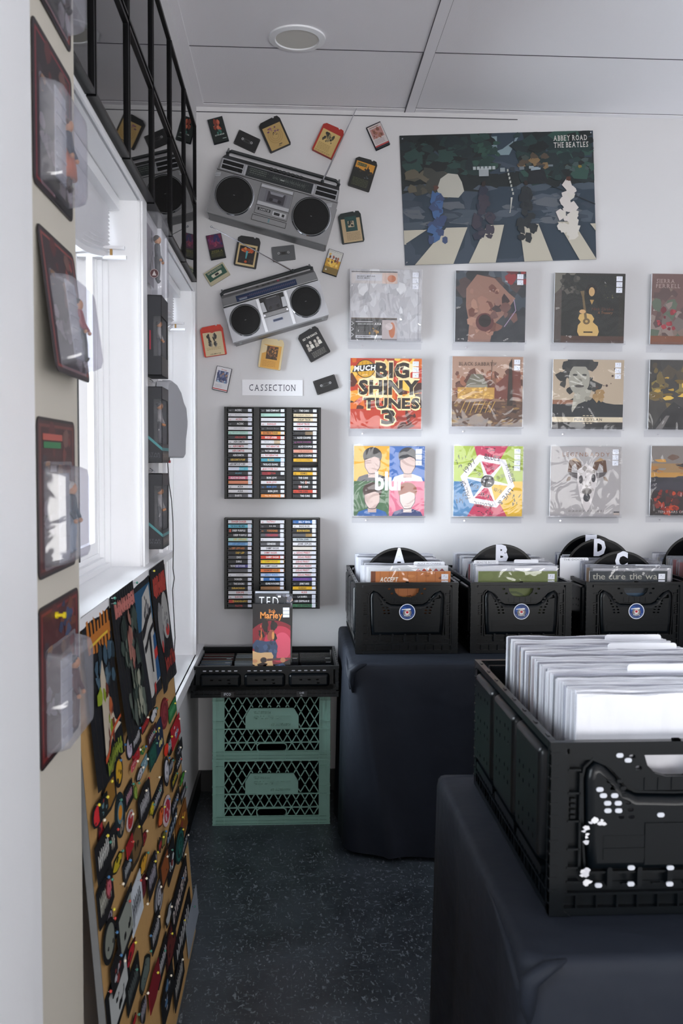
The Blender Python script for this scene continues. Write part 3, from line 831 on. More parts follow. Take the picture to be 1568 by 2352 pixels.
def index_tab(x, y, z, w, txt, lab, h=.014):
    a = Art(w, .22, 0, 0, 0); a.mb.m('print', 'eceef4').plate(rrect(0, 0, w, .22, .006, 3), (), .0002, .0014)
    a.text(txt, .12, 1-.055, .88, 1-.02, '8a8c96'); o = a.build('index_card', label=lab, cat='card'); o.location = (x, y, z-.22); return o
def divider(x, y, zc, ch, lab, cy=0, lx=0):
    """black disc with white letter on a card tab standing in the crate"""
    t = thing('letter_divider', lab, 'record divider', (x, y, zc-.235), (R(1.5), 0, 0), 'lettered record dividers')
    b = MB().m('blackgloss'); b.disc(0, .235, .151, 0, .0025, 56); b.m('black'); b.annulus(0, .235, .1495, .142, -.0003, 0, 56); b.m('black').plate(rc(-.12, max(0, ZT+.0055-(zc-.235)), .12, .16), (), .0005, .0022)
    b.build('disc', t)
    if ch:
        a = Art(.3, .3, -.15, .085, -.0006)
        W = .175 if ch not in 'I' else .06
        a.text(ch, .5-W/2+lx, .765, .5+W/2+lx, .985, 'e6e8f4', bold=.06); a.build('letter', t, label='white letter '+ch)
    return t
ZR = ZT+.0125
# crate A
fill(XA+.035, 3.60, 3.71, ZR-.006, 9, 'white plastic sleeved record in the crate in front of the A divider', 'records in the A crate before the divider', 1, .6)
fill(XA+.035, 3.77, 4.08, ZR+.0, 16, 'white plastic sleeved record in the crate behind the A divider', 'records in the A crate behind the divider', 2, .6)
divider(XA+.190, 3.735, 1.008, 'A', 'black disc divider with a white letter A')
fill(XB+.030, 3.60, 3.76, ZR-.004, 12, 'white plastic sleeved record in the crate in front of the B divider', 'records in the B crate before the divider', 3, .6)
fill(XB+.030, 3.80, 4.08, ZR+.0, 15, 'white plastic sleeved record in the crate behind the B divider', 'records in the B crate behind the divider', 4, .5)
divider(XB+.176, 3.78, 1.018, 'B', 'black disc divider with a white letter B')
fill(XC+.035, 3.60, 3.67, ZR-.006, 5, 'plastic sleeved record in front of the C divider', 'records in the C crate before the C divider', 5, .3)
fill(XC+.035, 3.71, 3.88, ZR, 10, 'plastic sleeved record between the C and D dividers', 'records in the C crate between the dividers', 6, .1)
fill(XC+.030, 3.92, 4.08, ZR+.0, 9, 'plastic sleeved record behind the D divider', 'records in the C crate behind the D divider', 7, .1, skip=(4.02,))
divider(XC+.192, 3.69, .998, 'C', 'black disc divider with a white letter C', lx=.0)
divider(XC+.172, 3.90, 1.032, 'D', 'black disc divider with a white letter D behind the C divider', lx=0)
divider(XC+.173, 4.02, 1.040, 'E', 'black disc divider almost hidden behind the D divider')
fill(XD+.030, 3.60, 3.80, ZR, 11, 'plastic sleeved record in the crate at the right edge before its dividers', 'records in the right edge crate, front', 8, .1)
fill(XD+.030, 3.86, 3.93, ZR, 4, 'plastic sleeved record in the crate at the right edge between its dividers', 'records in the right edge crate, middle', 11, .1)
fill(XD+.025, 3.97, 4.08, ZR, 6, 'plastic sleeved record in the crate at the right edge behind its dividers', 'records in the right edge crate, back', 9, .1)
divider(XD+.215, 3.83, 1.01, '', 'front black disc divider of two in the crate at the right edge')
divider(XD+.176, 3.95, 1.045, '', 'rear black disc divider of two in the crate at the right edge')
# near crate: tightly packed white sleeves
fill(.459, 1.452, 1.945, T2['z']+.0145, 56, 'plastic sleeved record packed in the large near crate', 'records in the near crate', 10, .78)
def tab2(x, y, w, txt, lab): return index_tab(x, y, T2['z']+.0145+.343, w, txt, lab)
tab2(.60, 1.60, .16, '', 'long white index card sticking up from the middle of the near crate'); tab2(.63, 1.79, .14, '', 'white index card with rounded corners towards the back of the near crate')
tab2(.655, 1.88, .12, '', 'white index card nearest the back of the near crate')

# featured front records of the back crates
def front_record(x, y, z, lab, draw, tilt=2):
    r = thing('vinyl_record', lab, 'record', (x, y, z), (R(tilt), 0, 0))
    a = Art(.315, .315, .006, .0, 0); a.mb.m('print', 'dcdcde').box(.006, .0003, 0, .321, .0035, .315); draw(a); a.build('cover', r)
    b = MB().m('wrap'); b.plate(rc(0, 0, .327, .327), (), -.003, -.0026); b.build('plastic_sleeve', r); return r
def art_accept(a):
    a.rect(0, 0, 1, 1, 'b9703a'); 
    for i in range(9): a.rect(i*.115, 0, i*.115+.006, 1, '9a5628', False)
    a.blobs(14, .05, .6, .95, .98, ['a45f2c', 'c98248', '7a3f1c'], .01, .05, 2, .5); a.rect(0, 0, .06, 1, '6d3a20')
    a.rect(.3, .60, .75, .68, 'e0c21c'); a.text('ACCEPT', .12, .87, .34, .925, 'ece6dc', bold=.03, shear=.2); a.stickers(2, .885, .965, .085, .07)
def art_olive(a):
    a.rect(0, 0, 1, 1, '6f7a45'); a.blobs(30, .05, .1, .95, .95, ['6a7541', '75804a'], .03, .08, 4); a.ell(.45, .55, .2, .2, '4e5a35'); a.ell(.45, .55, .17, .17, '6f7a45'); a.stickers(2, .885, .965, .085, .07)
def art_cure(a):
    a.rect(0, 0, 1, 1, '2c3238'); a.blobs(40, .05, .1, .95, .95, ['2a3036', '30373e', '262b31'], .02, .06, 4); a.rect(.2, .45, .8, .72, '25425a')
    a.text('the cure', .04, .895, .46, .975, 'a9a89c', gap=.05); a.text('the wa', .51, .895, .87, .975, 'a9a89c', gap=.05); a.stickers(2, .885, .965, .085, .07)
ft = {}
front_record(at(847, 1320, 3.577).x, 3.577, ZR-.0083, 'record with an orange wood plank cover at the front of the A crate', art_accept)
front_record(at(1093, 1320, 3.577).x, 3.577, ZR-.0083, 'record with a plain olive green cover at the front of the B crate', art_olive)
front_record(at(1348, 1320, 3.577).x, 3.577, ZR-.0083, 'record with a dark grey cover with silver lettering at the front of the C crate', art_cure)
r = front_record(at(840, 1320, 3.594).x, 3.596, ZR+.004, 'record with a white cover with small red triangles, second in the A crate',
    lambda a: (a.rect(0, 0, 1, 1, 'dcdde2'), [a.poly([(.60+.075*i, .955), (.635+.075*i, .99), (.67+.075*i, .955)], c) for i, c in enumerate(('b0302c', 'c8442a', 'c86a2c', 'b0302c', '8a2a2c'))], a.rect(.60, .945, .97, .957, '2a2a30')))
index_tab(at(950, 1290, 3.64).x, 3.642, at(950, 1290, 3.64).z, .125, 'ALICE IN CHAINS', 'white index card lettered in grey in the A crate')
index_tab(at(1088, 1290, 3.64).x, 3.642, at(1088, 1287, 3.64).z, .10, 'BEASTIE BOYS', 'white index card at the front left of the B crate')
index_tab(at(1180, 1288, 3.67).x, 3.668, at(1180, 1285, 3.67).z, .10, '', 'blank white index card in the B crate right of the letter')
index_tab(at(1458, 1300, 3.62).x, 3.620, at(1458, 1297, 3.62).z, .105, 'CURE', 'white index card sticking up in the C crate')
index_tab(at(1293, 1285, 3.69).x, 3.735, at(1293, 1281, 3.73).z, .12, 'THE DOORS', 'white index card lettered in grey in front of the D divider')

# ================================================================ records on the back wall
def album(px0, py0, pw, ph, lab, draw, ts=3, thick=.008, wrap='wrap', rows=True, tilt=0, ledge=True, sx=.87):
    Y = YW-.034-thick; p0 = at(px0, py0+ph, Y); p1 = at(px0+pw, py0+ph, Y); p2 = at(px0, py0, Y)
    W, H = p1.x-p0.x, p2.z-p0.z
    t = thing('album', lab, 'record', (p0.x, YW-.026, p0.z), (R(1.2), R(tilt), 0))
    a = Art(W, H, 0, 0, -thick); a.mb.m('print', 'd6d6da').box(0, -thick, 0, W, 0, H); draw(a); a.build('cover', t)
    if ts:
        for i in range(ts):
            s = Art(.0275, .022, W*sx, H*.972-.0255*(i+1), -thick-.0030); s.rect(0, 0, 1, 1, 'e4e6f0'); s.scrib(4, .15, .2, .85, .8, '8088a0', .05, i); s.build('price_sticker', t)
    b = MB().m(wrap); n = 14; g = random.Random(int(px0+py0)); G = []
    for j in range(n+1):
        for i in range(n+1):
            e = min(i, n-i, j, n-j)
            G.append((-.004+(W+.008)*i/n, -thick-.004-(g.uniform(0, .0012) if e else 0), -.003+(H+.008+(.004*math.sin(i*1.3) if j == n else 0))*j/n))
    b.smooth = True; b.add(G, [(j*(n+1)+i, j*(n+1)+i+1, (j+1)*(n+1)+i+1, (j+1)*(n+1)+i) for j in range(n) for i in range(n)]); b.build('plastic_wrap', t)
    if ledge:
        l = thing('acrylic_ledge', 'clear acrylic wall ledge under the '+lab, 'wall ledge', (p0.x+W/2, YW, p0.z-.004))
        l['label'] = ' '.join(('clear ledge holding the '+lab).split()[:16])
        b = MB().m('ledge'); b.box(-W/2-.006, -.040, -.003, W/2+.006, 0, 0); b.box(-W/2-.006, -.043, -.003, W/2+.006, -.040, .014); b.box(-W/2-.006, -.004, -.030, W/2+.006, -.0015, -.0032); b.build('shelf', l)
        b = MB().m('chrome'); b.disc(-W*.32, -.018, .0035, -.004, -.002, 10); b.build('screw', l)
    return t
def a_silver(a):
    a.rect(0, 0, 1, 1, 'b4b3b8'); a.blobs(40, .05, .1, .98, .95, ['c4c4c9', 'a5a5ab', 'd4d4d8', 'bcbcc2'], .03, .1, 3, 1.6)
    a.rect(0.02, .80, .66, .95, 'c2bcbc'); a.rect(.02, .955, .66, .97, '3c3433'); a.rect(.45, .80, .66, .95, 'cbb0a4'); a.ell(.58, .87, .06, .05, 'c07048'); a.rect(.08, .84, .44, .93, 'c4c4cc')
    a.text('MAGENTA, MINT AND', .10, .89, .35, .91, '2c2c34', bold=.02); a.text('BLACK SMUSH', .10, .865, .27, .885, '2c2c34', bold=.02)
    a.rect(.02, .01, .66, .32, '1f2123'); a.rect(.02, .305, .66, .32, '4c3a28'); a.rect(.45, .02, .66, .29, 'b5a8a8'); a.ell(.59, .15, .045, .11, 'b9683c'); a.ell(.55, .2, .05, .05, 'c9bcbc')
    a.rect(.08, .26, .32, .27, 'c9c9cc'); a.text('ANGELS AND AIRWAVES', .11, .225, .33, .24, 'd4d4d4', bold=.02); a.text('AVA', .345, .22, .44, .25, 'e4e4e6', bold=.02)
    a.lines(8, .09, .09, .26, .2, '6c6c6c'); a.blobs(6, .2, .1, .42, .18, ['c89a3c', 'a8742c'], .008, .02, 4, 2); a.rect(.08, .035, .45, .075, 'c0c0c6'); a.lines(1, .1, .04, .3, .07, '3c3c44')
    for i in range(3): a.poly([(.025, .05+.08*i), (.06, .08+.08*i), (.025, .11+.08*i), (.02, .10+.08*i), (.045, .08+.08*i), (.02, .06+.08*i)], 'b8b8bc')
    for i in range(12): a.rect(.34+.008*i, .012, .343+.008*i, .035, 'd4d4d8', False)
    a.k += 1; a.line([(.96, .02), (.96, .98)], .006, '8c8c94'); a.line([(.93, .02), (.93, .98)], .004, 'dcdce2')
def a_scream(a):
    a.rect(0, 0, 1, 1, '2c3036'); a.blobs(40, 0, .55, 1, 1, ['3c4650', '555c66', '24282c', '4a3c3c'], .04, .14, 8); a.poly([(.15, .75), (.3, .95), (.55, .9), (.75, .7), (.85, .62), (.7, .4), (.55, .25), (.5, 0), (.18, 0), (.2, .25), (.15, .5)], '8f6a5c')
    a.blobs(26, .2, .1, .6, .8, ['9c7262', '7c5448', 'a87e6c', '6a4238'], .03, .09, 5); a.ell(.42, .28, .13, .13, '5a3030', rot=.5); a.ell(.42, .3, .09, .09, '201818', rot=.5)
    a.blobs(10, .55, .35, .85, .62, ['6c4c46', '3c2e30', '8a665c'], .03, .08, 9); a.blobs(12, .75, .82, 1, 1, ['8a3034', '5c2a30'], .03, .07, 3)
    a.line([(.83, .6), (.86, .45), (.7, .22)], .012, '9a86a0')
def a_guitar(a):
    a.rect(0, 0, 1, 1, '26241f'); a.rect(0, 0, 1, .1, '4a342c'); a.rect(0, 0, .1, 1, '4c4440'); a.poly([(0, .7), (.3, 1), (0, 1)], '6c685e'); a.rect(.1, .1, .92, .97, '1e211f')
    a.blobs(18, .1, .7, .35, .95, ['3c3c36', '55524a', '2a2a26'], .02, .06, 3); a.blobs(22, .7, .6, .95, .95, ['4c4a34', '2c2e22', '6c6a44'], .005, .02, 4)
    a.poly([(.36, .1), (.33, .16), (.34, .25), (.38, .30), (.34, .35), (.36, .41), (.44, .43), (.53, .41), (.57, .35), (.55, .30), (.62, .24), (.64, .16), (.62, .1)], 'c8a465'); a.ell(.46, .31, .05, .045, '6a5434'); a.ell(.46, .31, .02, .018, 'b8985c')
    a.poly([(.43, .35), (.39, .66), (.36, .74), (.42, .75), (.42, .66), (.47, .34)], '6c5a3c'); a.ell(.40, .45, .045, .03, 'c9a070'); a.rect(.42, .145, .55, .165, '3c3020')
    a.ell(.52, .76, .08, .09, '14110f'); a.ell(.525, .735, .042, .065, 'c09c6c'); a.poly([(.5, .62), (.56, .62), (.53, .55)], 'a8844c')
    a.text('Nick Drake', .53, .47, .84, .51, '5c3024'); a.text('A Treasury', .62, .42, .83, .455, '8a5c34', shear=.2)
def a_rose(a):
    a.rect(0, 0, 1, 1, '6c5350'); a.blobs(60, 0, .1, 1, .75, ['6e6460', '7c6a62', '5a6456', '8a7a74', '5c4a48'], .04, .12, 7); a.blobs(14, .1, .2, .35, .5, ['8a3038', 'a03c44', '6c2c34'], .02, .05, 3)
    a.ell(.75, .62, .17, .22, '35241f'); a.ell(.72, .60, .08, .13, '8a6450'); a.poly([(.5, .1), (.6, .45), (.95, .45), (1, .1)], '45302a'); a.rect(0, 0, 1, .12, '7a4c38')
    a.text('SIERRA', .06, .87, .32, .925, 'b09a94', serif=True); a.text('FERRELL', .06, .80, .40, .855, 'b09a94', serif=True)
def a_shiny(a):
    a.rect(0, 0, 1, 1, 'c23a1c'); a.blobs(60, 0, .28, 1, 1, ['d8691c', '5c2414', 'e89a2c', '9c2e16', 'f0c050', '3a1a12'], .03, .13, 4)
    a.rect(0, 0, 1, .28, 'b8361e'); a.blobs(16, .65, .02, 1, .3, ['8a2818', '4a1a14', 'a83420'], .04, .1, 6); a.blobs(12, .2, .4, .95, .9, ['f4e2b0', 'f0c878'], .05, .12, 9)
    for s, x0, y0, x1, y1 in (('BIG', .34, .72, .84, .95), ('SHINY', .10, .48, .98, .70), ('TUNES', .17, .28, .99, .45), ('3', .42, .06, .65, .28)):
        a.text(s, x0, y0, x1, y1, 'f2d9a4', bold=.075, gap=.02)
        a.text(s, x0+.015, y0+.015, x1-.015, y1-.015, '2b221d', bold=.045, gap=.06)
    a.ell(.21, .85, .135, .13, '3c2a14', 26); a.ell(.21, .85, .125, .12, 'd8a020', 26)
    for i in range(5): a.line([(.1+.05*i, .75), (.12+.05*i, .95)], .006, '9a6a14')
    a.poly([(.02, .80), (.37, .83), (.39, .93), (.06, .89)], '1c1c20'); a.text('MUCH', .05, .825, .35, .895, 'ecebe8', bold=.045, shear=.15, rot=.06)
def a_house(a):
    a.rect(0, 0, 1, 1, '8a6a56'); a.rect(0, .55, 1, 1, 'a88674'); a.blobs(60, .0, .4, 1, .8, ['6a4438', '7c5440', '94604a', '5a3a30'], .03, .09, 5); a.poly([(.55, .55), (.95, .9), (.99, .4), (.5, .4)], '6e3c32')
    a.poly([(.2, .62), (.27, .75), (.42, .75), (.5, .6), (.5, .55), (.2, .55)], '6b6658'); a.rect(.22, .53, .5, .6, '8c8678')
    a.rect(.08, .40, .6, .56, 'b98c45'); a.blobs(50, .08, .4, .6, .56, ['cda052', 'a0763a', 'dcb25c'], .01, .04, 6, .5)
    a.rect(0, 0, 1, .36, '5a4032'); a.blobs(90, 0, 0, 1, .36, ['6a4c38', '4a342c', '7c5a3c', '8a6a3c', '3c2c28'], .02, .06, 2, .5)
    a.poly([(.78, .3), (.8, .9), (.84, .98), (.86, .3)], '32261f'); a.line([(.55, .62), (.56, .95)], .008, '4a342a')
    for s in range(7): a.line([(.12+.07*s, .2), (.17+.07*s, .32), (.19+.07*s, .36)], .008, 'c99c4a')
    a.text('BLACK SABBATH', .09, .87, .62, .92, '4c3c34', serif=True)
def a_dylan(a):
    a.rect(0, 0, 1, 1, 'b3a18c'); a.rect(0, .12, 1, .36, '232626'); a.poly([(0, .36), (.2, .40), (.32, .46), (.6, .45), (.75, .38), (1, .34), (1, .12), (0, .12)], '23272a'); a.rect(0, .36, .3, .42, '8a5e48')
    a.blobs(26, .12, .55, .6, .98, ['27292a', '2e3030', '3a3a38'], .05, .12, 5); a.ell(.37, .72, .15, .22, '9a978c', 24); a.poly([(.22, .9), (.5, .9), (.52, 1), (.2, 1)], '2a2c2c')
    a.ell(.31, .78, .035, .015, '3c3c3a'); a.ell(.44, .78, .035, .015, '3c3c3a'); a.ell(.38, .70, .03, .03, '7c796e'); a.ell(.37, .62, .07, .02, '4c4844')
    a.poly([(.3, .5), (.42, .58), (.55, .56), (.5, .42), (.36, .36), (.28, .24), (.27, .28)], 'a09c90'); a.blobs(8, .34, .42, .52, .56, ['8c887c', 'aeaa9e'], .02, .04, 5)
    for x, y, r in ((.62, .61, .02), (.61, .52, .02), (.76, .63, .018), (.84, .77, .016), (.87, .87, .012), (.72, .63, .008), (.82, .66, .007)): a.ell(x, y, r, r, '4a3a36', 10, up=False)
    a.k += 1; a.blobs(7, .58, .42, .7, .56, ['a88a62', '9c7c52'], .03, .06, 2); a.rect(0, .105, 1, .175, 'cfc0a6'); a.rect(0, 0, 1, .1, '2b2a2b')
    a.text('PURE DYLAN', .31, .122, .71, .157, '3a3030', bold=.02, serif=True)
    for x in (.45, .5, .55): a.ell(x, .195, .02, .007, 'b8aa90', 8, up=False); a.ell(x, .085, .02, .007, 'b8aa90', 8, up=False)
    a.k += 1
def a_girl(a):
    a.rect(0, 0, 1, 1, '3c3a38'); a.blobs(40, 0, .3, 1, 1, ['4c4438', '2a2826', '6a5a38', '80703c'], .04, .12, 5); a.blobs(20, 0, .45, 1, .75, ['b8923c', 'd8b04c', '6a5424'], .03, .1, 6, .4)
    a.ell(.72, .74, .17, .17, '241f1e'); a.ell(.70, .72, .09, .13, '9c968c'); a.poly([(.55, .55), (.62, .3), (.56, 0), (.8, 0), (.78, .45)], '8c8680'); a.poly([(.05, 0), (.2, .25), (.35, .4), (.5, .3), (.5, 0)], '2a292a'); a.poly([(.1, 0), (.25, .2), (.3, .2), (.2, 0)], '6c6866')
def a_blur(a):
    for x, y, c, h, sk, sh in ((0, .5, 'e0a234', '2e2a2a', 'bfa49c', '2c2c36'), (.5, .5, '3c66a8', '3a3a3e', 'bfa49c', 'd4d4dc'), (0, 0, '4c6a4c', '4c3c38', 'bfa49c', '34609c'), (.5, 0, 'd06c84', '8a5040', 'c9b6b0', '34406a')):
        a.rect(x, y, x+.5, y+.5, c); a.bound = (x, y, x+.5, y+.5)
        cx = x+.26; a.poly([(cx-.22, y), (cx-.19, y+.06), (cx-.08, y+.10), (cx+.08, y+.10), (cx+.19, y+.06), (cx+.22, y)], sh); a.rect(cx-.06, y+.05, cx+.06, y+.16, sk)
        a.ell(cx, y+.36, .135, .125, h, 20); a.ell(cx, y+.25, .11, .15, sk, 24); a.poly([(cx-.11, y+.30), (cx-.10, y+.42), (cx+.10, y+.42), (cx+.11, y+.32), (cx+.03, y+.35)], h)
        a.line([(cx-.11, y+.28), (cx-.105, y+.2), (cx-.05, y+.11), (cx, y+.1), (cx+.05, y+.11), (cx+.105, y+.2), (cx+.11, y+.28)], .008, '24242c')
        a.bound = (0, 0, 1, 1)
    a.text('blur', .30, .38, .73, .63, 'e6e9f2', bold=.035, gap=.03)
def a_hex(a):
    a.rect(0, 0, 1, 1, 'a4b846'); cx, cy = .49, .50
    outer = [(.27, 0), (.83, 0), (1, .22), (1, .62), (.62, 1), (.07, 1), (0, .45)]
    secs = ((-.04, .40, 'a4b846'), (55, 0, 0))
    def pt(deg, r): return (cx+r*math.cos(R(deg)), cy+r*math.sin(R(deg)))
    cols = ['c23c5c', 'a4b846', 'e0b020', 'c23c5c', '5484b0', 'a4b846']
    for i in range(6):
        a0 = 115-60*i; a.poly([pt(a0+5, .36), pt(a0+5, .85), pt(a0-25, .95), pt(a0-65, .85), pt(a0-65+5, .36)], cols[i])
        a.scrib(9, *[v for v in (max(0.03, pt(a0-28, .5)[0]-.1), max(0.03, pt(a0-28, .5)[1]-.08), min(.97, pt(a0-28, .5)[0]+.1), min(.97, pt(a0-28, .5)[1]+.08))], '2c2c34', .008, i)
    a.poly([pt(110-60*i, .40) for i in range(6)], 'e2dee2'); a.poly([pt(110-60*i, .30) for i in range(6)], 'e2dee2')
    for i in range(6):
        a0 = 110-60*i; a.poly([pt(a0-2, .30), pt(a0-58, .30), pt(a0-45, .10), pt(a0-15, .10)], ['c23c5c', 'a4b846', 'e0b020', 'c23c5c', '5484b0', 'a4b846'][i])
        q = pt(a0-30, .2); a.text(('10/301', '10/30', '10/31', '11/1', '11/3', '11/4')[i][-5:], q[0]-.06, q[1]-.025, q[0]+.06, q[1]+.025, '30303a', rot=R(80-60*i-0)-R(0) if i in (1, 5) else R(-20))
    a.ell(cx, cy, .10, .09, '26262c'); a.blobs(8, cx-.05, cy-.05, cx+.05, cy+.05, ['c8c8cc', '4c4c52'], .006, .018, 3)
    for i, s in enumerate(('BLUES', 'TRAVELER', 'LIVE &', 'ACOUSTIC', 'FALL OF', '1997')):
        a0 = 80-60*i; q = pt(a0, .345); w = .14 if len(s) > 5 else .11; a.text(s, q[0]-w, q[1]-.036, q[0]+w, q[1]+.036, '2a2a34', rot=R(a0-90))
def a_goat(a):
    a.rect(0, 0, 1, 1, 'a6a1a2'); a.text('LEGENDADDY', .16, .86, .83, .915, '8a6044', gap=.3)
    for s in (-1, 1):
        c = .52; X = lambda v: c+s*v
        a.poly([(X(.06), .66), (X(.10), .78), (X(.18), .84), (X(.26), .80), (X(.28), .64), (X(.23), .60), (X(.22), .72), (X(.17), .76), (X(.14), .66)], '5c4030'); a.poly([(X(.10), .78), (X(.18), .84), (X(.24), .81), (X(.17), .79)], 'a88a68')
        a.poly([(X(.23), .57), (X(.24), .52), (X(.30), .50), (X(.29), .53), (X(.27), .57)], '6c5038'); a.poly([(X(.12), .62), (X(.28), .64), (X(.24), .58), (X(.14), .54)], '585254')
    a.poly([(.38, .66), (.5, .76), (.64, .66), (.66, .5), (.62, .3), (.56, .12), (.52, .06), (.48, .12), (.42, .3), (.38, .5)], 'cfc8c8'); a.blobs(24, .42, .35, .62, .7, ['b8b0ae', 'd8d2d2', '9c9490'], .015, .04, 3)
    a.ell(.43, .53, .03, .06, '4c484a'); a.ell(.61, .55, .03, .06, '3c3a3e'); a.ell(.52, .36, .07, .05, '6c6664'); a.ell(.52, .27, .05, .06, '34343a'); a.text('DADDY YANKEE', .27, .065, .78, .09, '6a6464', shear=.2, gap=.35)
    a.rect(.91, .055, .99, .07, '2a2a30'); a.rect(.91, .02, .99, .05, 'b8a8a0')
def a_sunset(a):
    for y0, y1, c in ((.75, 1, '7c7470'), (.62, .75, '9a7a54'), (.55, .62, 'b8863c'), (.36, .55, '34323c'), (0, .36, '2c2324')): a.rect(0, y0, 1, y1, c)
    a.blobs(34, 0, .55, 1, .85, ['c89040', '8a5c34', 'a8743c', '8a8480', '6c5448'], .03, .1, 3, .4); a.blobs(16, 0, .48, .8, .56, ['3a3840', '2c2c34'], .05, .1, 5, .5)
    a.blobs(30, .05, .0, .45, .36, ['7c241c', '9c3220', '4a2020', 'b84020'], .02, .07, 6); a.poly([(.35, .72), (.5, .77), (.8, .74), (.9, .68), (.6, .66)], '3a3230')
    a.text('...TEN YEARS OF GODSMACK', .08, .035, .80, .07, 'b8aca8')
album(803, 617, 164, 164, 'silver foil record sleeve with a dark label at lower left', a_silver, 3, .010, 'foilwrap')
album(1045, 621, 161, 163, 'record with a shouting face under shiny wrinkled wrap', a_scream, 2, .010, 'foilwrap2' if 'foilwrap2' in MAT else 'wrap')
album(1272, 626, 161, 160, 'dark record cover showing a pale classical guitar', a_guitar, 3)
album(1494, 628, 161, 162, 'muted rose toned record cover cut by the right edge, top row', a_rose, 0)
album(804, 822, 163, 162, 'orange and black record cover with large block lettering and a 3', a_shiny, 3)
album(1037, 818, 162, 161, 'brown record cover with a country house and bare trees', a_house, 2)
album(1268, 825, 162, 160, 'sepia record cover of a curly haired person holding a hand to the mouth', a_dylan, 3, tilt=.0)
album(1489, 826, 162, 160, 'dark gold record cover with a long haired person, cut by the right edge', a_girl, 0)
album(812, 1024, 162, 161, 'record cover of four coloured squares each with a plain head', a_blur, 3)
album(1041, 1024, 158, 162, 'record cover with handwritten hexagon wheel in lime, pink and yellow', a_hex, 4)
album(1263, 1025, 161, 161, 'grey record cover with a white horned animal head', a_goat, 3)
album(1493, 1024, 161, 160, 'record cover with an orange sunset over dark water at the right edge', a_sunset, 0)

# ---------------------------------------------------------------- poster
def quad_on_wall(cs, Y): return [at(x, y, Y) for x, y in cs]
Yp = YW-.004
q = quad_on_wall([(930, 610), (1369, 596), (1361, 300), (917, 312)], Yp)
a = Art(1, 1, 0, 0, 0, eps=.00004)
def pw(p):
    u, v = p[0], p[2]; e = .002*math.sin(u*9)*math.sin(v*5)+.004*max(0, (v-.93))*14*abs(u-.5)
    P = q[0]*(1-u)*(1-v)+q[1]*u*(1-v)+q[2]*u*v+q[3]*(1-u)*v
    return (P.x, Yp+p[1]-abs(e), P.z)
for i in range(12):
    for j in range(8): a.warp = pw; a.rect(i/12, j/8, (i+1)/12, (j+1)/8, '2b3a48', False)
a.k = 12
a.rect(.0, .55, 1, 1, '141e20'); a.poly([(.45, .97), (.62, .99), (.56, .83), (.49, .83), (.46, .9)], '7c9098')
a.poly([(.0, .55), (.36, .72), (.46, .78), (.52, .78), (.75, .66), (1, .46), (1, .0), (0, .0)], '3a4654'); a.blobs(70, .02, .3, .98, .6, ['44505c', '343f4c', '4c5662', '5a6068'], .03, .09, 4, .5)
a.blobs(90, .02, .70, .46, .99, ['10191a', '18262a', '1c3030', '24403c'], .02, .07, 5); a.blobs(90, .60, .64, .99, .99, ['10191a', '18262a', '1c3434', '2a4a42', '14282a'], .02, .07, 6)
a.blobs(24, .38, .72, .50, .96, ['1c3834', '2a4a40'], .015, .035, 7); a.blobs(16, .03, .55, .22, .72, ['4c4a40', '3a3c38', '5c5648'], .03, .07, 8)
a.blobs(14, .62, .74, .75, .82, ['7c6444', '4c4034', '3a4440'], .01, .03, 9); a.blobs(10, .8, .7, .98, .78, ['7c6c30', '3c4c4c', '24343a'], .01, .025, 10)
a.poly([(.18, .58), (.20, .66), (.24, .70), (.29, .69), (.31, .63), (.32, .56), (.29, .51), (.19, .52)], 'b4b2a8'); a.ell(.24, .655, .035, .022, '3a4446')      # pale parked car
a.rect(.40, .67, .45, .73, '9aa0a4'); a.poly([(.65, .62), (.66, .70), (.70, .74), (.74, .70), (.755, .62), (.74, .60), (.66, .60)], '161c22'); a.rect(.67, .68, .72, .73, '8a98a2')
for i in range(6): a.rect(.51+.05*i, .70+.006*i, .535+.05*i, .73+.003*i, ['8a9498', '2c343c', '6a747a'][i % 3], False); a.rect(.47-.02*i, .72, .485-.02*i, .745, 'aab2b4', False)
a.k += 1
for k in range(7): a.rect(.545-.0+.004*k, .52+.03*(6-k), .553+.004*k, .54+.03*(6-k), 'b4b6b0', False)
a.k += 1; a.poly([(.55, .38), (.57, .50), (.56, .50), (.555, .38)], 'c2c2ba')
for x0, x1, y0, x2, x3, y1 in ((.0, .10, .27, .01, .0, .16), (.05, .25, .0, .22, .33, .28), (.33, .47, .0, .43, .52, .29), (.62, .77, .0, .60, .70, .29), (.91, 1.0, .0, .80, .88, .30)):
    a.poly([(x0, y0), (x1, y0), (x3, y1), (x2, y1)], 'b9b3a4')
a.poly([(0, .16), (.12, .27), (.0, .26)], 'b9b3a4'); a.poly([(.97, .28), (1, .28), (1, .22)], 'b9b3a4')
a.line([(.72, .62), (1, .43)], .006, '1a2228')
# plain soft patches of colour where the printed picture has its figures
for i, (x, c1, c2, hh) in enumerate(((.175, '3f5f8c', '39496c', .58), (.42, '2c3040', '3c3844', .60), (.64, '20262c', '262c30', .60), (.86, 'cfc8c4', 'cdc8c0', .62))):
    a.blobs(16, x-.02, .38, x+.02, hh-.03, [c1, c1, c2], .018, .032, 20+i, 1.6); a.blobs(16, x-.045, .18, x+.04, .36, [c2, c2, c1], .018, .034, 30+i, 1.6)
    a.blobs(5, x-.006, hh, x+.006, hh+.02, [('5a3c34', '2c2220', '2a201e', '4c2c22')[i]], .008, .014, 40+i, 1.5)
a.text('ABBEY ROAD', .79, .925, .965, .965, 'd0ccc8', bold=.015, serif=True); a.text('THE BEATLES', .79, .872, .972, .912, 'd0ccc8', bold=.015, serif=True)
o = a.build('street_poster', label='large unframed poster of a street crossing pinned high on the back wall', cat='poster')
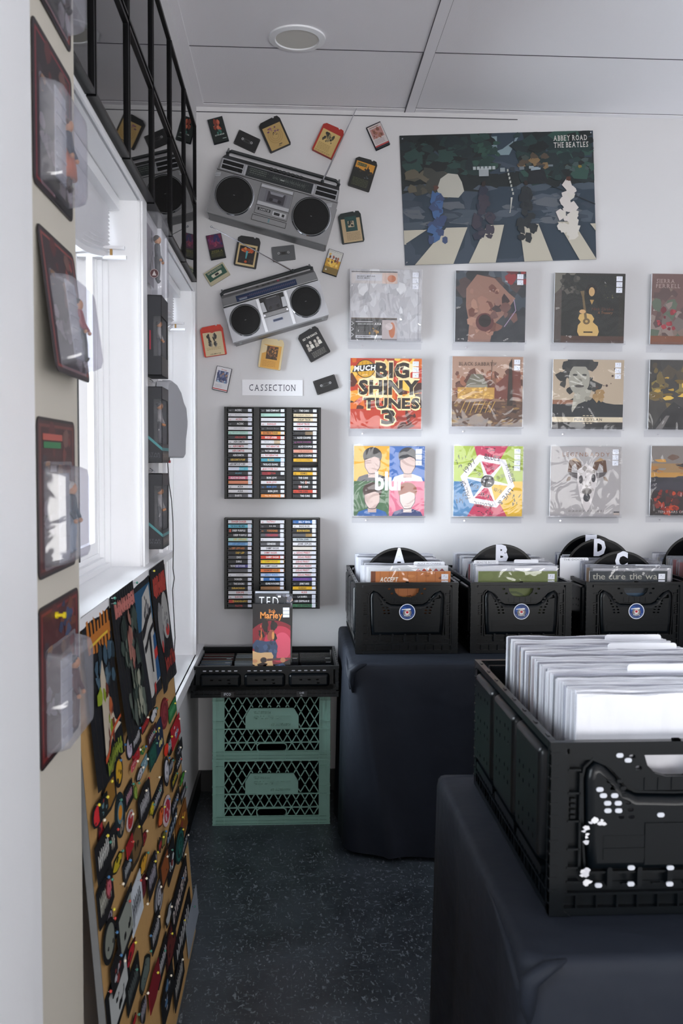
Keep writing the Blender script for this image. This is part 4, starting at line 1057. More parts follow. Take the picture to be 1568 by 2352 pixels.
for x, y in ((924, 319), (1356, 305), (934, 603)):
    p = at(x, y, Yp-.006); b = MB().m('chrome'); b.ball((p.x, Yp-.006, p.z), .004, .003, .004, 8, 5)
    b.build('push_pin', label='small metal pin at the %s corner of the street poster' % {924: 'upper left', 1356: 'upper right', 934: 'lower left'}[x], cat='pin')

# sign
p0, p1 = at(556, 908, YW-.004), at(695, 873, YW-.004)
W, H = p1.x-p0.x, p1.z-p0.z
a = Art(W, H, p0.x, p0.z, YW-.0045); a.mb.m('paper').box(p0.x, YW-.0045, p0.z, p1.x, YW-.0005, p1.z); a.text('CASSECTION', .115, .30, .885, .70, '1a2038', serif=True, gap=.12)
a.build('paper_sign', label='white laminated sign lettered CASSECTION above the cassette racks', cat='sign')
# ================================================================ cassette racks
def rack(px0, py0, px1, py1, lab, cols, rname):
    Yf = YW-.075
    a0, a1 = at(px0, py1, Yf), at(px1, py0, Yf); W, H = a1.x-a0.x, a1.z-a0.z
    t = thing('cassette_rack', lab, 'cassette rack', (a0.x, Yf, a0.z))
    b = MB().m('black'); D = .072; s = W/1335           # photo crop units
    b.box(0, 0, 0, .003, D, H); b.box(W-.003, 0, 0, W, D, H); b.box(0, 0, 0, W, D, .003); b.box(0, 0, H-.003, W, D, H); b.box(0, D-.003, 0, W, D, H)
    b.build('shell', t)
    xs = [(42*s, 398*s), (492*s, 848*s), (940*s, 1294*s)]
    b = MB().m('black')
    for x0, x1 in ((.003, xs[0][0]-.002), (xs[0][1]+.002, xs[1][0]-.002), (xs[1][1]+.002, xs[2][0]-.002), (xs[2][1]+.002, W-.003)): b.box(x0, .006, .003, x1, D-.003, H-.003)
    b.build('divider_panel', t)
    pitch = (H-.010)/20
    b = MB().m('black')
    for c in range(3):
        for k in range(21): b.box(xs[c][0]-.002, .003, .005+pitch*k-.0006, xs[c][1]+.002, D-.003, .005+pitch*k+.0006)
    b.build('slot_shelf', t)
    for c in range(3):
        x0, x1 = xs[c]; w = x1-x0-.003
        for k, d in enumerate(cols[c]):
            if d is None: continue
            cassette(t.location, x0+.0015, H-.005-pitch*(k+1)+.0018, w, d, c, k, rname)
CN = {}
ORD = 'first second third fourth fifth sixth seventh eighth ninth tenth eleventh twelfth thirteenth fourteenth fifteenth sixteenth seventeenth eighteenth nineteenth twentieth'.split()
COLN = {'2': 'black', 'e': 'white', 'w': 'white', 'k': 'black', 'y': 'yellow', 'r': 'red', 'o': 'orange', 'b': 'blue', 'c': 'light blue', 'm': 'mint', 'p': 'purple', 'g': 'green', 'n': 'brown', 's': 'pink', 't': 'cream', 'd': 'grey'}
COLH = {'w': 'd9d8dc', 'k': '26272b', 'y': 'd8a61c', 'r': 'c2402c', 'o': 'd88438', 'b': '2f66a6', 'c': '5fb6cc', 'm': 'a8cfc2', 'p': '5a4a8c', 'g': '3f7552', 'n': '9a6e48', 's': 'c8909a', 't': 'd8c8a8', 'd': '55555a',
        'W': 'e2e2e4', 'R': 'b83a38', 'K': '2c2c30', 'Y': 'd8b030', 'O': 'c87830', 'P': 'b04898', 'C': '6ab4c8', 'G': '8a8a8c', 'B': '3c78b8', 'A': '8c5a4a', 'N': '5c5448'}
_case = None
def cassette(base, x, z, w, d, c, k, rname):
    """one boxed cassette lying in its slot, spine towards the room"""
    global _case
    bg, tc, txt, st = d[:4]; h = .0158; tilt = d[4] if len(d) > 4 else 0
    col = ('left', 'middle', 'right')[c]
    t = thing('cassette', '%s spined cassette, %s from the top in the %s column of the %s rack' % (COLN[bg], ORD[k], col, rname), 'cassette', tuple(base+Vector((x, 0, z))), (0, R(tilt), 0), 'cassettes in the %s rack' % rname)
    if _case is None:
        b = MB().m('case'); b.box(0, .0005, 0, w, .062, h); b.m('darkgrey')
        for xx in (0, w-.003): b.box(xx, -.0006, .0, xx+.003, .0004, .004); b.box(xx, -.0006, h-.004, xx+.003, .0004, h)
        b.box(.004, .004, .002, w-.004, .06, h-.002); _case = b.mesh('cassette_box')
    put('cassette_box', _case, t)
    a = Art(w-.006, h-.002, .003, .001, 0); a.mb.m('print', COLH[bg]).box(.003, -.0004, .001, w-.003, .0004, h-.001); a.y = -.0005
    g = random.Random(c*40+k+len(txt))
    x1 = .80 if st else .96
    if len(d) > 5: a.rect(d[5][0], 0, d[5][1], 1, d[5][2]); 
    L = len(txt)
    if L:
        tw = min(.62, .045*L+.05); big = txt.isupper() and tc in 'WRYKOB'
        cx = g.choice((.5, .45, .42)) if L < 14 else .40
        x0_ = max(.04, cx-tw/2); 
        hh = .30 if big else .2
        cy = .55 if g.random() < .5 else .5
        a.text(txt, x0_, cy-hh, x0_+tw, cy+hh, COLH[tc], bold=.03 if big else .0)
    if g.random() < .6 and not (len(d) > 5): a.lines(2, .04, .15, .12, .6, COLH[tc] if tc != 'W' else '8a8a90', .5)
    a.build('spine', t)
    if st:
        s = Art(.016, .0125 if st == 1 else .0175, w-.021, .0018 if st == 1 else -.0005, -.0012); s.rect(0, 0, 1, 1, 'dcdeea'); s.scrib(3, .15, .2, .8, .8, '9098b0', .06, k); s.build('price_sticker', t)
U = [
 [('k', 'W', 'AC/DC', 1), ('w', 'G', 'AC/DC', 1), ('w', 'R', 'AC/DC', 2), ('k', 'W', 'AC/DC', 1), ('w', 'G', 'AEROSMITH', 1), ('m', 'G', 'BRYAN ADAMS', 1), ('k', 'R', 'AEROSMITH', 1), ('w', 'K', 'AEROSMITH', 1),
  ('w', 'R', 'AEROSMITH', 2), ('w', 'R', 'AEROSMITHS', 0), ('k', 'W', 'AEROSMITH', 1), ('k', 'Y', 'AEROSMITH PUMP', 2), ('w', 'K', 'AEROSMITH GET A GRIP', 2), ('c', 'W', 'alias', 1, 0, (0, .45, 'ccd4e4')), ('k', 'C', 'ALIAS', 1),
  ('s', 'W', 'ALICE IN CHAINS', 2, 0, (0, .8, 'c8607c')), ('o', 'W', '', 2, 0, (.03, .8, 'dc8a68')), ('w', 'K', 'ASIA', 1), ('w', 'K', 'ASIA', 1), ('d', 'W', 'BABYS', 1)],
 [('k', 'W', 'BAD COMPANY', 1), ('m', 'G', '', 1, -.4), ('w', 'G', '', 1), ('w', 'R', 'BANGLES', 1), ('k', 'G', 'Beach Boys', 1), ('o', 'K', 'BACHMAN TURNER', 1, 0, (.5, 1, 'dca040')), ('r', 'W', 'BECK LOSER', 1, .3), ('w', 'G', 'BECK LOOSER', 2, 0, (.55, .8, 'c8b090')),
  ('w', 'R', 'PAT BENATAR', 1), ('k', 'W', 'PAT BENATAR', 2), ('w', 'R', 'PAT BENATAR', 1), ('c', 'Y', 'BLACK', 2, 0, (0, .95, '4a9cb0')), ('k', 'W', 'THE BLACK CROWES', 2), ('w', 'R', 'BLUE OYSTER CULT', 0), ('k', 'R', 'BOSTON', 1, 0, (.04, .4, '8c2c34')),
  ('k', 'W', 'BON JOVI', 0), ('w', 'R', 'BON JOVI', 1), ('k', 'B', 'BON JOVI', 1, .4), ('k', 'W', 'BON JOVI', 1), ('o', 'W', 'The Breeders', 1)],
 [('k', 'W', 'THE CARS', 1), ('t', 'N', 'CHEAP TRICK', 1), ('t', 'K', 'CHEAP TRICK', 1), ('w', 'R', 'CHEAP TRICK', 1), ('w', 'R', 'CHEAP TRICK', 1), ('k', 'N', 'CITY OF ANGELS', 2, 0, (.5, .82, '8a7458')), ('k', 'W', 'ALICE COOPER', 1), ('k', 'P', 'ALICE COOPER', 1),
  ('k', 'W', 'ALICE COOPER', 1), ('s', 'A', 'THE CLASH', 1, 0, (.02, .85, 'd0907c')), ('k', 'W', 'ALICE COOPER', 1), ('y', 'N', 'ALICE COOPER', 1), None, ('d', 'W', 'CREEDENCE', 1), ('y', 'K', 'KINKS', 1),
  ('k', 'W', 'THE CURE', 1), ('k', 'W', 'THE CURE', 1, 0, (.5, .58, 'a8542c')), ('k', 'W', 'THE CURE', 1, 0, (.22, .34, 'a82c34')), ('r', 'K', 'THE CURE', 1), ('k', 'W', 'THE CURE', 1)]]
Lo = [
 [('w', 'R', 'DANGER DANGER', 1), ('c', 'K', 'THE DEAD MILKMEN', 2), ('k', 'W', 'DEEP PURPLE', 2, 0, (.04, .12, 'b8503c')), ('k', 'W', 'DEEP PURPLE', 1), ('m', 'Y', 'DEF LEPPARD', 1), ('c', 'B', 'DEF LEPPARD', 2, 0, (0, 1, '78a8d0')), ('k', 'O', 'DEF LEPPARD', 1), ('k', 'Y', 'DEF LEP', 1),
  ('d', 'W', 'DIO', 2), ('k', 'W', 'DIRE', 2), ('k', 'W', 'THE VERY BEST OF DOORS', 2, 0, (.3, .85, '4c488c')), ('d', 'G', '', 1), ('w', 'G', 'DOKKEN', 1), ('k', 'W', 'DOKKEN', 1), ('k', 'W', 'THE DOORS', 1),
  ('k', 'Y', 'DURAN DURAN', 2), ('w', 'R', 'EUROPE', 2), ('w', 'R', 'EUROPE', 1), ('k', 'Y', 'PORNOGRAFFITI', 1, 0, (.02, .24, 'b83c34')), ('k', 'R', 'FASTER', 1)],
 [('w', 'R', 'FASTWAY', 1), ('k', 'W', '54-40', 2), ('k', 'O', 'FOREIGNER', 1, .4), ('d', 'R', 'FRAMPTON', 2, 0, (.2, .75, '7c4a5c')), ('w', 'G', '', 2), ('d', 'W', 'GENESIS', 1), ('w', 'K', 'SAMMY HAGAR', 1), ('w', 'R', 'SAMMY HAGAR', 1),
  ('r', 'W', 'SAMMY HAGAR', 1), ('y', 'O', 'SAMMY HAGAR', 1, 0, (.08, .82, 'd8c018')), ('w', 'K', 'SAMMY HAGAR', 1), ('o', 'K', 'HARMONY HOUSE', 1, 0, (0, .5, 'd06c34')), ('c', 'B', 'GREAT WHITE', 1, 0, (0, 1, 'a8b8d4')), ('b', 'W', 'IDOL', 1, 0, (0, .12, 'd8d8dc')), ('k', 'W', 'GUNS N ROSES', 2),
  ('n', 'N', 'HARDLINE SUITE', 1), ('k', 'W', '', 0), ('w', 'K', '', 0), ('k', 'W', '', 0), ('d', 'W', '', 0)],
 [('b', 'W', 'BILLY IDOL', 2), ('w', 'K', 'INXS KICK', 2), ('k', 'Y', 'IRON MAIDEN', 2), ('d', 'N', 'IRON MAIDEN', 1, 0, (.55, .82, '9c7c48')), ('w', 'K', 'ELTON JOHN', 1, 0, (0, 1, 'b4bcc0')), ('w', 'K', 'JANIS JOPLIN', 1), ('t', 'N', '', 1, 0, (0, 1, 'd4cec4')), ('w', 'R', 'JUDAS PRIEST', 1),
  ('w', 'R', 'JUDAS PRIEST', 1), ('w', 'R', 'JUDAS PRIEST', 1), ('w', 'R', 'JUDAS PRIEST', 1), ('w', 'R', 'JUDAS PRIEST', 2), ('w', 'R', 'JUDAS PRIEST', 1), ('p', 'P', 'JOURNEY', 1), ('k', 'W', 'JUNKYARD', 2),
  ('y', 'K', 'KANSAS', 1), ('w', 'R', 'KISS', 1), ('k', 'W', 'LA BAMBA', 2), ('k', 'W', 'LED ZEPPELIN III', 2), ('g', 'K', 'LED ZEPPELIN', 2)]]
rack(515, 936, 737, 1146, 'black wall rack of cassettes, upper of the two, under the paper sign', U, 'upper')
rack(515, 1191, 735, 1399, 'black wall rack of cassettes, lower of the two, above the shallow crate', Lo, 'lower')

# ================================================================ tapes fixed to the wall
def wallspot(name, lab, cat, px, py, rot, grp=None, d=.0):
    p = at(px, py, YW-.008)
    return thing(name, lab, cat, (p.x, YW-d, p.z), WALLROT(rot), grp)
def tape_case(px, py, rot, lab, draw, body='case'):
    t = wallspot('boxed_cassette', lab, 'cassette', px, py, rot, d=.0162); W, H, D = .068, .108, .016
    b = MB().m(body); b.box(-W/2, 0, -H/2, W/2, D, H/2); b.m('darkgrey'); b.box(-W/2+.002, .001, -H/2+.002, W/2-.002, D-.001, H/2-.002); b.build('case', t, bevel=.0008)
    a = Art(W-.004, H-.004, -W/2+.002, -H/2+.002, -.0006, 'gloss'); draw(a); a.build('inlay_card', t); return t
def bare_cassette(px, py, rot, lab, col, labc=None, txt='9a9a9c', W=.1015, H=.0645):
    t = wallspot('bare_cassette', lab, 'cassette', px, py, rot, d=.0125)
    hubs = [ring(-.021, .002, .0055, .0055, 14), ring(.021, .002, .0055, .0055, 14)]
    b = MB().m('print', col); b.plate(rrect(-W/2, -H/2, W/2, H/2, .003, 2), hubs, .001, .010)
    b.plate([(-.032, -H/2), (.032, -H/2), (.029, -H/2+.016), (-.029, -H/2+.016)], (), -.0008, .0105)
    for x in (-W/2+.004, W/2-.004):
        for z in (-H/2+.004, H/2-.004): b.m('print', '8a8a88'); b.disc(x, z, .0014, .0006, .0011, 8)
    b.build('shell', t, bevel=.0005)
    a = Art(W-.012, H-.022, -W/2+.006, -H/2+.016, .0009)
    c = labc or col
    if labc:
        a.rect(0, .0, 1, 1, c); a.lines(3, .1, .72, .9, .95, 'd0c8b0', .4)
    a.rect(.24, .22, .76, .56, txt if labc else '3a3a3c'); a.rect(.40, .28, .60, .50, '1c1a1a'); a.build('label', t)
    for x in (-.021, .021):
        b = MB().m('print', 'b8b8ba' if not labc else 'd8d4c4'); b.annulus(x, .002, .0050, .0030, .0006, .009, 14)
        for k in range(3):
            an = 2.1*k; b.cbox(x+.0034*math.cos(an), .004, .002+.0034*math.sin(an), .0012, .006, .0012)
        b.build('reel_hub', t)
    return t
def cartridge(px, py, rot, lab, col, draw, wear=False):
    t = wallspot('tape_cartridge', lab, 'tape cartridge', px, py, rot, d=.0225); W, H, D = .100, .134, .022
    o = [(-W/2+.003, -H/2), (W/2-.003, -H/2), (W/2, -H/2+.004), (W/2, H/2-.016), (W/2-.008, H/2-.002), (W/2-.022, H/2), (W/2-.024, H/2-.005), (W/2-.030, H/2-.005), (W/2-.032, H/2-.001), (-W/2+.012, H/2-.004), (-W/2, H/2-.014), (-W/2, -H/2+.004)]
    b = MB().m('print', col); b.plate(o, (), 0, D); b.build('shell', t, bevel=.0016)
    a = Art(W-.016, H-.022, -W/2+.008, -H/2+.001, -.0002); draw(a); a.build('label', t); return t
def d1(a): a.rect(0, 0, 1, 1, '1b2422'); a.blobs(12, .3, .5, .7, .85, ['a85040', 'c06a50', '7c382c'], .06, .14, 3); a.blobs(7, .3, .38, .7, .5, ['3c6a60', '2c5048'], .06, .12, 4); a.text('BETTE MIDLER', .2, .27, .85, .32, 'b8c0bc', bold=.02); a.rect(.65, .1, .92, .13, '8a9490')
def d5(a): a.rect(0, 0, 1, 1, 'c9bfbe'); a.rect(0, .97, 1, 1, '3c2e34'); a.rect(.1, .42, .92, .84, 'b0807c'); a.blobs(20, .2, .45, .75, .82, ['9c6a58', 'b88478', '7c5448'], .05, .12, 5); a.rect(.1, .88, .8, .92, '9a7c74'); a.lines(4, .1, .18, .8, .38, '8c8088'); a.rect(0, .07, 1, .13, 'b04444'); a.rect(0, 0, 1, .07, '2c2a34')
def d8(a): a.rect(0, 0, 1, 1, '2c2230'); a.rect(0, .42, 1, 1, '5c2c48'); a.blobs(24, .05, .5, .95, .98, ['7c3050', '6c3c6c', '34305c', '8c4458'], .06, .14, 6); a.rect(0, 0, 1, .38, '26281e'); a.text('ZEBRA', .1, .24, .9, .34, '6c6a34'); a.lines(4, .08, .06, .9, .24, '5c5c34')
def d11(a): a.rect(0, 0, 1, 1, 'c8c6c0'); a.rect(0, 0, 1, .62, 'c8962c'); a.rect(0, 0, 1, .28, '7c6428'); a.blobs(10, .05, .35, .95, .55, ['f0cc60', 'e8b848'], .06, .16, 6); a.text('POINTER SISTERS', .05, .93, .95, .97, '7c7c7c'); [a.blobs(5, x-.03, .5, x+.03, y, [c, '5c3428'], .04, .08, i) for i, (x, y, c) in enumerate(((.2, .82, 'd8a840'), (.42, .74, 'a8482c'), (.62, .74, 'c0803c'), (.8, .72, '9c5834')))]; a.ell(.17, .14, .06, .035, 'd8d0b8')
def d16(a): a.rect(0, 0, 1, 1, 'd4d2d6'); a.text('Europe', .35, .88, .7, .93, 'b03c3c', bold=.02); a.rect(.12, .35, .86, .84, '4c5474'); a.blobs(24, .15, .38, .84, .8, ['6c7090', '8a7c80', 'a07860', '3c4468', '9ca4c0'], .05, .1, 8); a.blobs(6, .15, .34, .84, .42, ['a8c4d8', '7ca4c4'], .05, .1, 9, .4); a.lines(3, .1, .12, .6, .26, 'a8a4b0'); a.rect(0, .03, 1, .07, 'b83434')
def c3(a): a.rect(0, 0, 1, .92, 'b5975f'); [a.ell(.5, .5, .40-.05*i, .30-.037*i, ('a88a54', 'b5975f')[i % 2], 26) for i in range(6)]; a.blobs(9, .22, .6, .75, .82, ['6c4460', '8a5c70'], .04, .09, 3, .5); a.blobs(10, .42, .5, .62, .62, ['2c2620'], .01, .03, 3); a.rect(.5, .12, .68, .15, '3c342c'); a.rect(.44, .07, .6, .085, '4c4438')
def c4(a): a.rect(0, 0, 1, .92, 'c7aa6c'); a.blobs(30, .2, .5, .72, .82, ['3c382c', '6c6448', '2c2a24', '8a7c58'], .03, .09, 2); a.lines(6, .08, .12, .75, .40, '8a7444'); a.lines(2, .04, .02, .9, .1, '6c5834')
def c6(a): a.rect(0, 0, 1, 1, '191c17'); a.poly([(0, 1), (1, 1), (1, .66), (.7, .72), (.5, .68), (.3, .72), (0, .74)], 'c78a2c'); a.rect(.08, .83, .58, .95, '1f4a3c'); a.text('BAYOU', .1, .85, .56, .93, 'b8882c'); a.poly([(.62, .7), (.68, .95), (.74, .7)], '241c12'); a.blobs(16, .0, .6, 1, .74, ['241e16', '3c2e1c', '1a1a16'], .04, .1, 4); a.blobs(6, .55, .42, .85, .52, ['5c626c', '3c4248'], .03, .08, 4, .4); a.lines(7, .06, .05, .9, .36, '5c6044')
def c7(a): a.rect(0, 0, 1, .92, 'b49c78'); a.rect(.2, .42, .82, 1, '143f3c'); a.rect(.34, .58, .66, .82, 'b8a488'); a.blobs(9, .40, .60, .6, .78, ['20302c', '182422'], .03, .07, 3); a.text('CHARLES', .36, .90, .66, .94, '2c6058'); a.lines(6, .2, .06, .92, .38, '7c6a50')
def c9(a): a.rect(-.04, .02, 1.04, .86, 'bca878'); a.bound = (0, 0, 1, 1); a.rect(.02, .04, .98, .84, 'c8b080'); a.rect(.09, .10, .91, .78, '1c1614'); a.ell(.5, .62, .34, .09, 'b8502c'); a.blobs(10, .2, .55, .8, .7, ['c8602c', '8c3820', 'd88c40'], .04, .09, 3, .5); a.poly([(.44, .6), (.56, .6), (.52, .3), (.46, .3)], '4c98a0'); a.ell(.5, .18, .07, .05, 'b8481c'); a.blobs(8, .15, .2, .85, .4, ['3c2c28', '241c1c'], .04, .08, 5)
def c13(a): a.rect(0, 0, 1, .92, 'cfbd98'); a.poly([(0, .92), (.3, .95), (.5, .88), (.8, .95), (1, .9), (1, 1), (0, 1)], 'bd3524'); [a.blobs(10, x-.06, .42, x+.06, .78, ['2c2826', '3c3836', '8a8478'], .05, .09, i, 1.6) for i, x in enumerate((.32, .58))]; a.lines(3, .1, .22, .85, .34, 'a88c5c'); a.text('COLUMBIA TC8', .25, .04, .8, .08, '3c342c', bold=.02)
def c14(a): a.rect(0, 0, 1, .92, 'd09a44'); a.poly([(0, .92), (.3, .86), (.2, .62), (0, .55)], 'd9c49a'); a.rect(.24, .36, .84, .88, '4a3320'); a.blobs(30, .28, .38, .82, .84, ['8a5c34', '6c4426', 'a87440', '2c2016'], .03, .07, 6); a.text('KISS', .42, .80, .66, .86, 'a8502c', bold=.03); a.lines(4, .1, .06, .8, .30, 'b07c34')
def c15(a): a.rect(0, 0, 1, 1, '16171a'); a.text('GET THE KNACK', .06, .86, .93, .94, 'dcd8d0', bold=.03)
def c15b(a):
    c15(a)
    for i, (x, y) in enumerate(((.16, .54), (.36, .60), (.62, .57), (.83, .62))): a.ell(x, y+.08, .07, .07, 'b8b0a8'); a.poly([(x-.1, y-.16), (x-.08, y), (x+.08, y), (x+.1, y-.16)], ['a8a098', 'd0ccc4'][i % 2])
    a.lines(5, .15, .06, .9, .30, '8a8680')
tape_case(501, 300, -16, 'boxed cassette with dark inlay and a reddish face, top left of the tape cluster', d1)
bare_cassette(567, 325, 23.7, 'bare black cassette tilted clockwise, above the larger boombox', '131315')
cartridge(630, 309, -24.6, 'black tape cartridge with cream label of concentric rings', '141416', c3)
cartridge(754, 324, 25, 'red tape cartridge with a large cream label, behind the antenna', 'a4281c', c4)
tape_case(868, 313, -25, 'boxed cassette with pale pink inlay and red foot, beside the poster', d5)
cartridge(833, 400, 17, 'black tape cartridge with orange sky and dark trees on its label', '141615', c6)
cartridge(806, 523, -9, 'dark green tape cartridge with a tan label and small square picture', '12211f', c7)
tape_case(496, 567, -12, 'boxed cassette with purple and dark red inlay, left of the framed picture cartridge', d8)
cartridge(568, 579, 10, 'black tape cartridge with a cream bordered orange and blue picture', '17171a', c9)
bare_cassette(651, 582, -7, 'bare grey cassette between the two boomboxes', '55575a')
tape_case(764, 604, 17, 'boxed cassette with a shiny gold inlay, right of the smaller boombox', d11)
bare_cassette(498, 630, -32, 'bare cream cassette with a green label', 'b0a88c', '1c4a3a', 'c8c4ac')
cartridge(490, 783, -9, 'bright red tape cartridge with a cream label, below the smaller boombox', 'c93520', c13)
cartridge(623, 813, 8.5, 'cream tape cartridge with a torn orange label', 'd3be92', c14)
cartridge(720, 790, -29, 'black tape cartridge with white lettering and four pale figures', '141417', c15b)
tape_case(510, 871, 12, 'boxed cassette with white inlay and blue picture, left of the paper sign', d16)
bare_cassette(748, 883.5, -19, 'bare black cassette tilted anticlockwise, right of the paper sign', '121214')

# ================================================================ boomboxes
def boombox(px, py, rot, W, Hf, Ht, D, lab):
    p = at(px, py, YW-D); t = thing('boombox', lab, 'boombox', (p.x, YW-D-.002, p.z), WALLROT(rot)); return t
def arcpts(c, r, a0, a1, n): return [(c[0]+r*math.cos(R(a0+(a1-a0)*i/n)), c[1]+r*math.sin(R(a0+(a1-a0)*i/n))) for i in range(n+1)]
def speaker_unit(t, cx, cz, r, y=0):
    b = MB().m('chrome'); b.smooth = False
    n = 48; prof = [(r, 0), (r*.99, -.005), (r*.955, -.007), (r*.925, -.003)]
    b.loft([[(cx+q*math.cos(6.28318*i/n), y+yy, cz+q*math.sin(6.28318*i/n)) for i in range(n)] for q, yy in prof], cap=False); b.m('silverdark').annulus(cx, cz, r*.93, r*.90, y-.003, y, 48)
    o = b.build('speaker_ring', t)
    b = MB().m('speaker'); n = 40; b.loft([[(cx+q*math.cos(6.28318*i/n), y+yy, cz+q*math.sin(6.28318*i/n)) for i in range(n)] for q, yy in ((r*.92, -.001), (r*.86, -.0045), (r*.5, -.007), (.004, -.008))]); b.m('silverdark').cbox(cx, y-.0085, cz, .007, .001, .0025)
    b.build('speaker_grille', t)
D = .118
t = boombox(475, 486, 14.4, .535, 0, 0, D, 'larger silver boombox hung tilted clockwise with its antenna raised to the ceiling')
W = .530
b = MB().m('silver')
b.plate([(0, 0), (W, 0), (W+.002, .188), (-.002, .188)], (), 0, D); b.m('silverdark').box(.004, .004, -.006, W-.004, D, 0)
b.m('silver'); b.loft([[(-.002, 0, .188), (W+.002, 0, .188), (W+.002, D, .188), (-.002, D, .188)], [(.004, .010, .243), (W-.004, .010, .243), (W-.004, D, .243), (.004, D, .243)]])
b.m('darkgrey'); b.loft([[(.004, .010, .243), (W-.004, .010, .243), (W-.004, D-.02, .243), (.004, D-.02, .243)], [(.008, .050, .268), (W-.008, .050, .268), (W-.008, D-.02, .268), (.008, D-.02, .268)]])
b.build('body', t, bevel=.0025)
b = MB().m('black').box(-.001, -.0008, .1835, W+.001, .004, .1862); b.build('seam', t)
speaker_unit(t, .096, .096, .0865); speaker_unit(t, .437, .0985, .0865)
sl = Matrix.Translation((0, 0, .188)) @ Matrix.Rotation(math.atan2(-.010, .055), 4, 'X')
def slope(b): b.M = sl; return b
b = slope(MB().m('darkgrey')); b.box(.118, -.0015, .004, .412, .002, .050); dp = b.build('dial_panel', t)
a = Art(.29, .044, .12, .006, -.0017); a.mb.M = sl
for i in range(30): a.rect(.04+.031*i, .62, .043+.031*i, .70 if i % 3 else .78, '7c8478', False); a.rect(.04+.031*i, .2, .05+.031*i, .26, '5c645c', False)
a.k += 1; a.lines(3, .05, .3, .3, .9, '6c746c'); a.lines(3, .4, .35, .9, .6, '747c74'); a.rect(.52, .42, .58, .50, 'b4b8b4'); a.build('dial_print', dp)
for x0 in (.010, .425):
    b = slope(MB().m('silverlight')); b.plate(rc(x0, .002, x0+.098, .051), [rc(x0+.004, .006, x0+.094, .025), rc(x0+.004, .0285, x0+.094, .047)], -.004, .002); b.m('black').box(x0+.003, -.001, .005, x0+.095, .001, .048); b.build('tweeter_grille', t)
    b = slope(MB().m('silverlight')); xx = x0+.1 if x0 < .2 else x0-.012; b.box(xx, -.002, .003, xx+.010, .002, .050); b.build('trim_bar', t)
b = MB().m('darkgrey')
for i in range(8): b.box(.215+.019*i, .004, .246, .226+.019*i, .03, .256)
b.build('function_key', t)
# cassette deck
b = MB().m('silver'); b.box(.196, -.003, .085, .340, .001, .178); b.m('black').box(.197, -.0034, .1605, .339, -.0028, .162); b.box(.197, -.0034, .086, .339, -.0028, .0875); b.m('black').box(.1955, -.0032, .05, .1965, 0, .18); b.box(.3395, -.0032, .05, .3405, 0, .18); b.m('silverlight').box(.199, -.0045, .089, .337, -.003, .103); b.box(.199, -.0045, .165, .337, -.003, .176)
dk = b.build('cassette_door', t)
a = Art(.138, .054, .199, .1045, -.0036, 'gloss'); a.rect(0, 0, 1, 1, '6a6a70'); a.rect(0, 0, .17, 1, '74747a'); a.rect(.86, 0, 1, 1, '74747a'); a.rect(.25, .08, .80, .92, '3c3a40'); a.poly([(.3, .92), (.76, .92), (.72, .72), (.34, .72)], '8a8a92'); a.ell(.38, .30, .055, .13, '242228', 18); a.ell(.66, .30, .055, .13, '242228', 18); a.rect(.45, .22, .60, .45, '5a5860'); a.build('deck_window', dk)
b = MB().m('silver').box(.196, -.003, .050, .340, .001, .083); b.m('black').box(.196, -.0035, .0495, .340, -.001, .0505); pl = b.build('badge_plate', t)
a = Art(.14, .03, .198, .052, -.0032); a.rect(.06, .45, .46, .85, '16171a'); a.text('SANYO', .12, .53, .42, .77, 'c8c8cc', bold=.03, gap=.25); a.rect(.54, .2, .96, .85, 'b8b8bc'); a.rect(.58, .32, .76, .72, '1c1c20'); a.rect(.83, .32, .91, .72, '1c1c20'); a.build('badge', pl)
b = MB().m('black').plate(rc(.190, .018, .342, .043), [rc(.192, .020, .340, .041)], -.0012, 0); b.m('silver').box(.192, -.001, .020, .340, 0, .041); b.m('print', '5c8088').box(.262, -.0016, .024, .268, -.001, .04); b.build('battery_cover', t)
for s, cx in ((-1, .018), (1, .512)):
    b = MB().m('silverlight')
    for k in range(3): b.lineseg((cx-s*.0, .175-.006*k), (cx-s*-.0+(-s*-.022 if s < 0 else -.022), .168-.006*k), .003, -.003, 0)
    b.build('side_vent', t)
b = MB().m('darkgrey'); b.tube([(.02, .085, .256), (.014, .07, .285), (.03, .06, .292), (W-.03, .06, .292), (W-.014, .07, .285), (W-.02, .085, .256)], .0075, 8)
b.m('silverdark').cyl((.016, .06, .285), (.016, .06, .302), .006, .003); b.cyl((W-.016, .06, .285), (W-.016, .06, .302), .006, .003); b.build('handle', t)
# antenna in the boombox frame: from pivot to tip near the ceiling
def local(t, px, py, Y):
    p = at(px, py, Y); d = p-Vector(t.location); th = t.rotation_euler[1]
    return Vector((d.x*math.cos(th)-d.z*math.sin(th), d.y, d.x*math.sin(th)+d.z*math.cos(th)))
def antenna(t, a0, a1, ya, yb, r=(.0036, .0030, .0024, .0018)):
    p, q = local(t, *a0, ya), local(t, *a1, yb); n = len(r); b = MB().m('chrome')
    for i in range(n): b.cyl(p.lerp(q, i/n), p.lerp(q, (i+1)/n), r[i], n=8)
    b.ball(q, .005, n=8, m=6); b.m('darkgrey').ball(p, .008, n=8, m=6); b.build('antenna', t)
antenna(t, (740, 417), (820, 246), YW-.112, YW-.02)

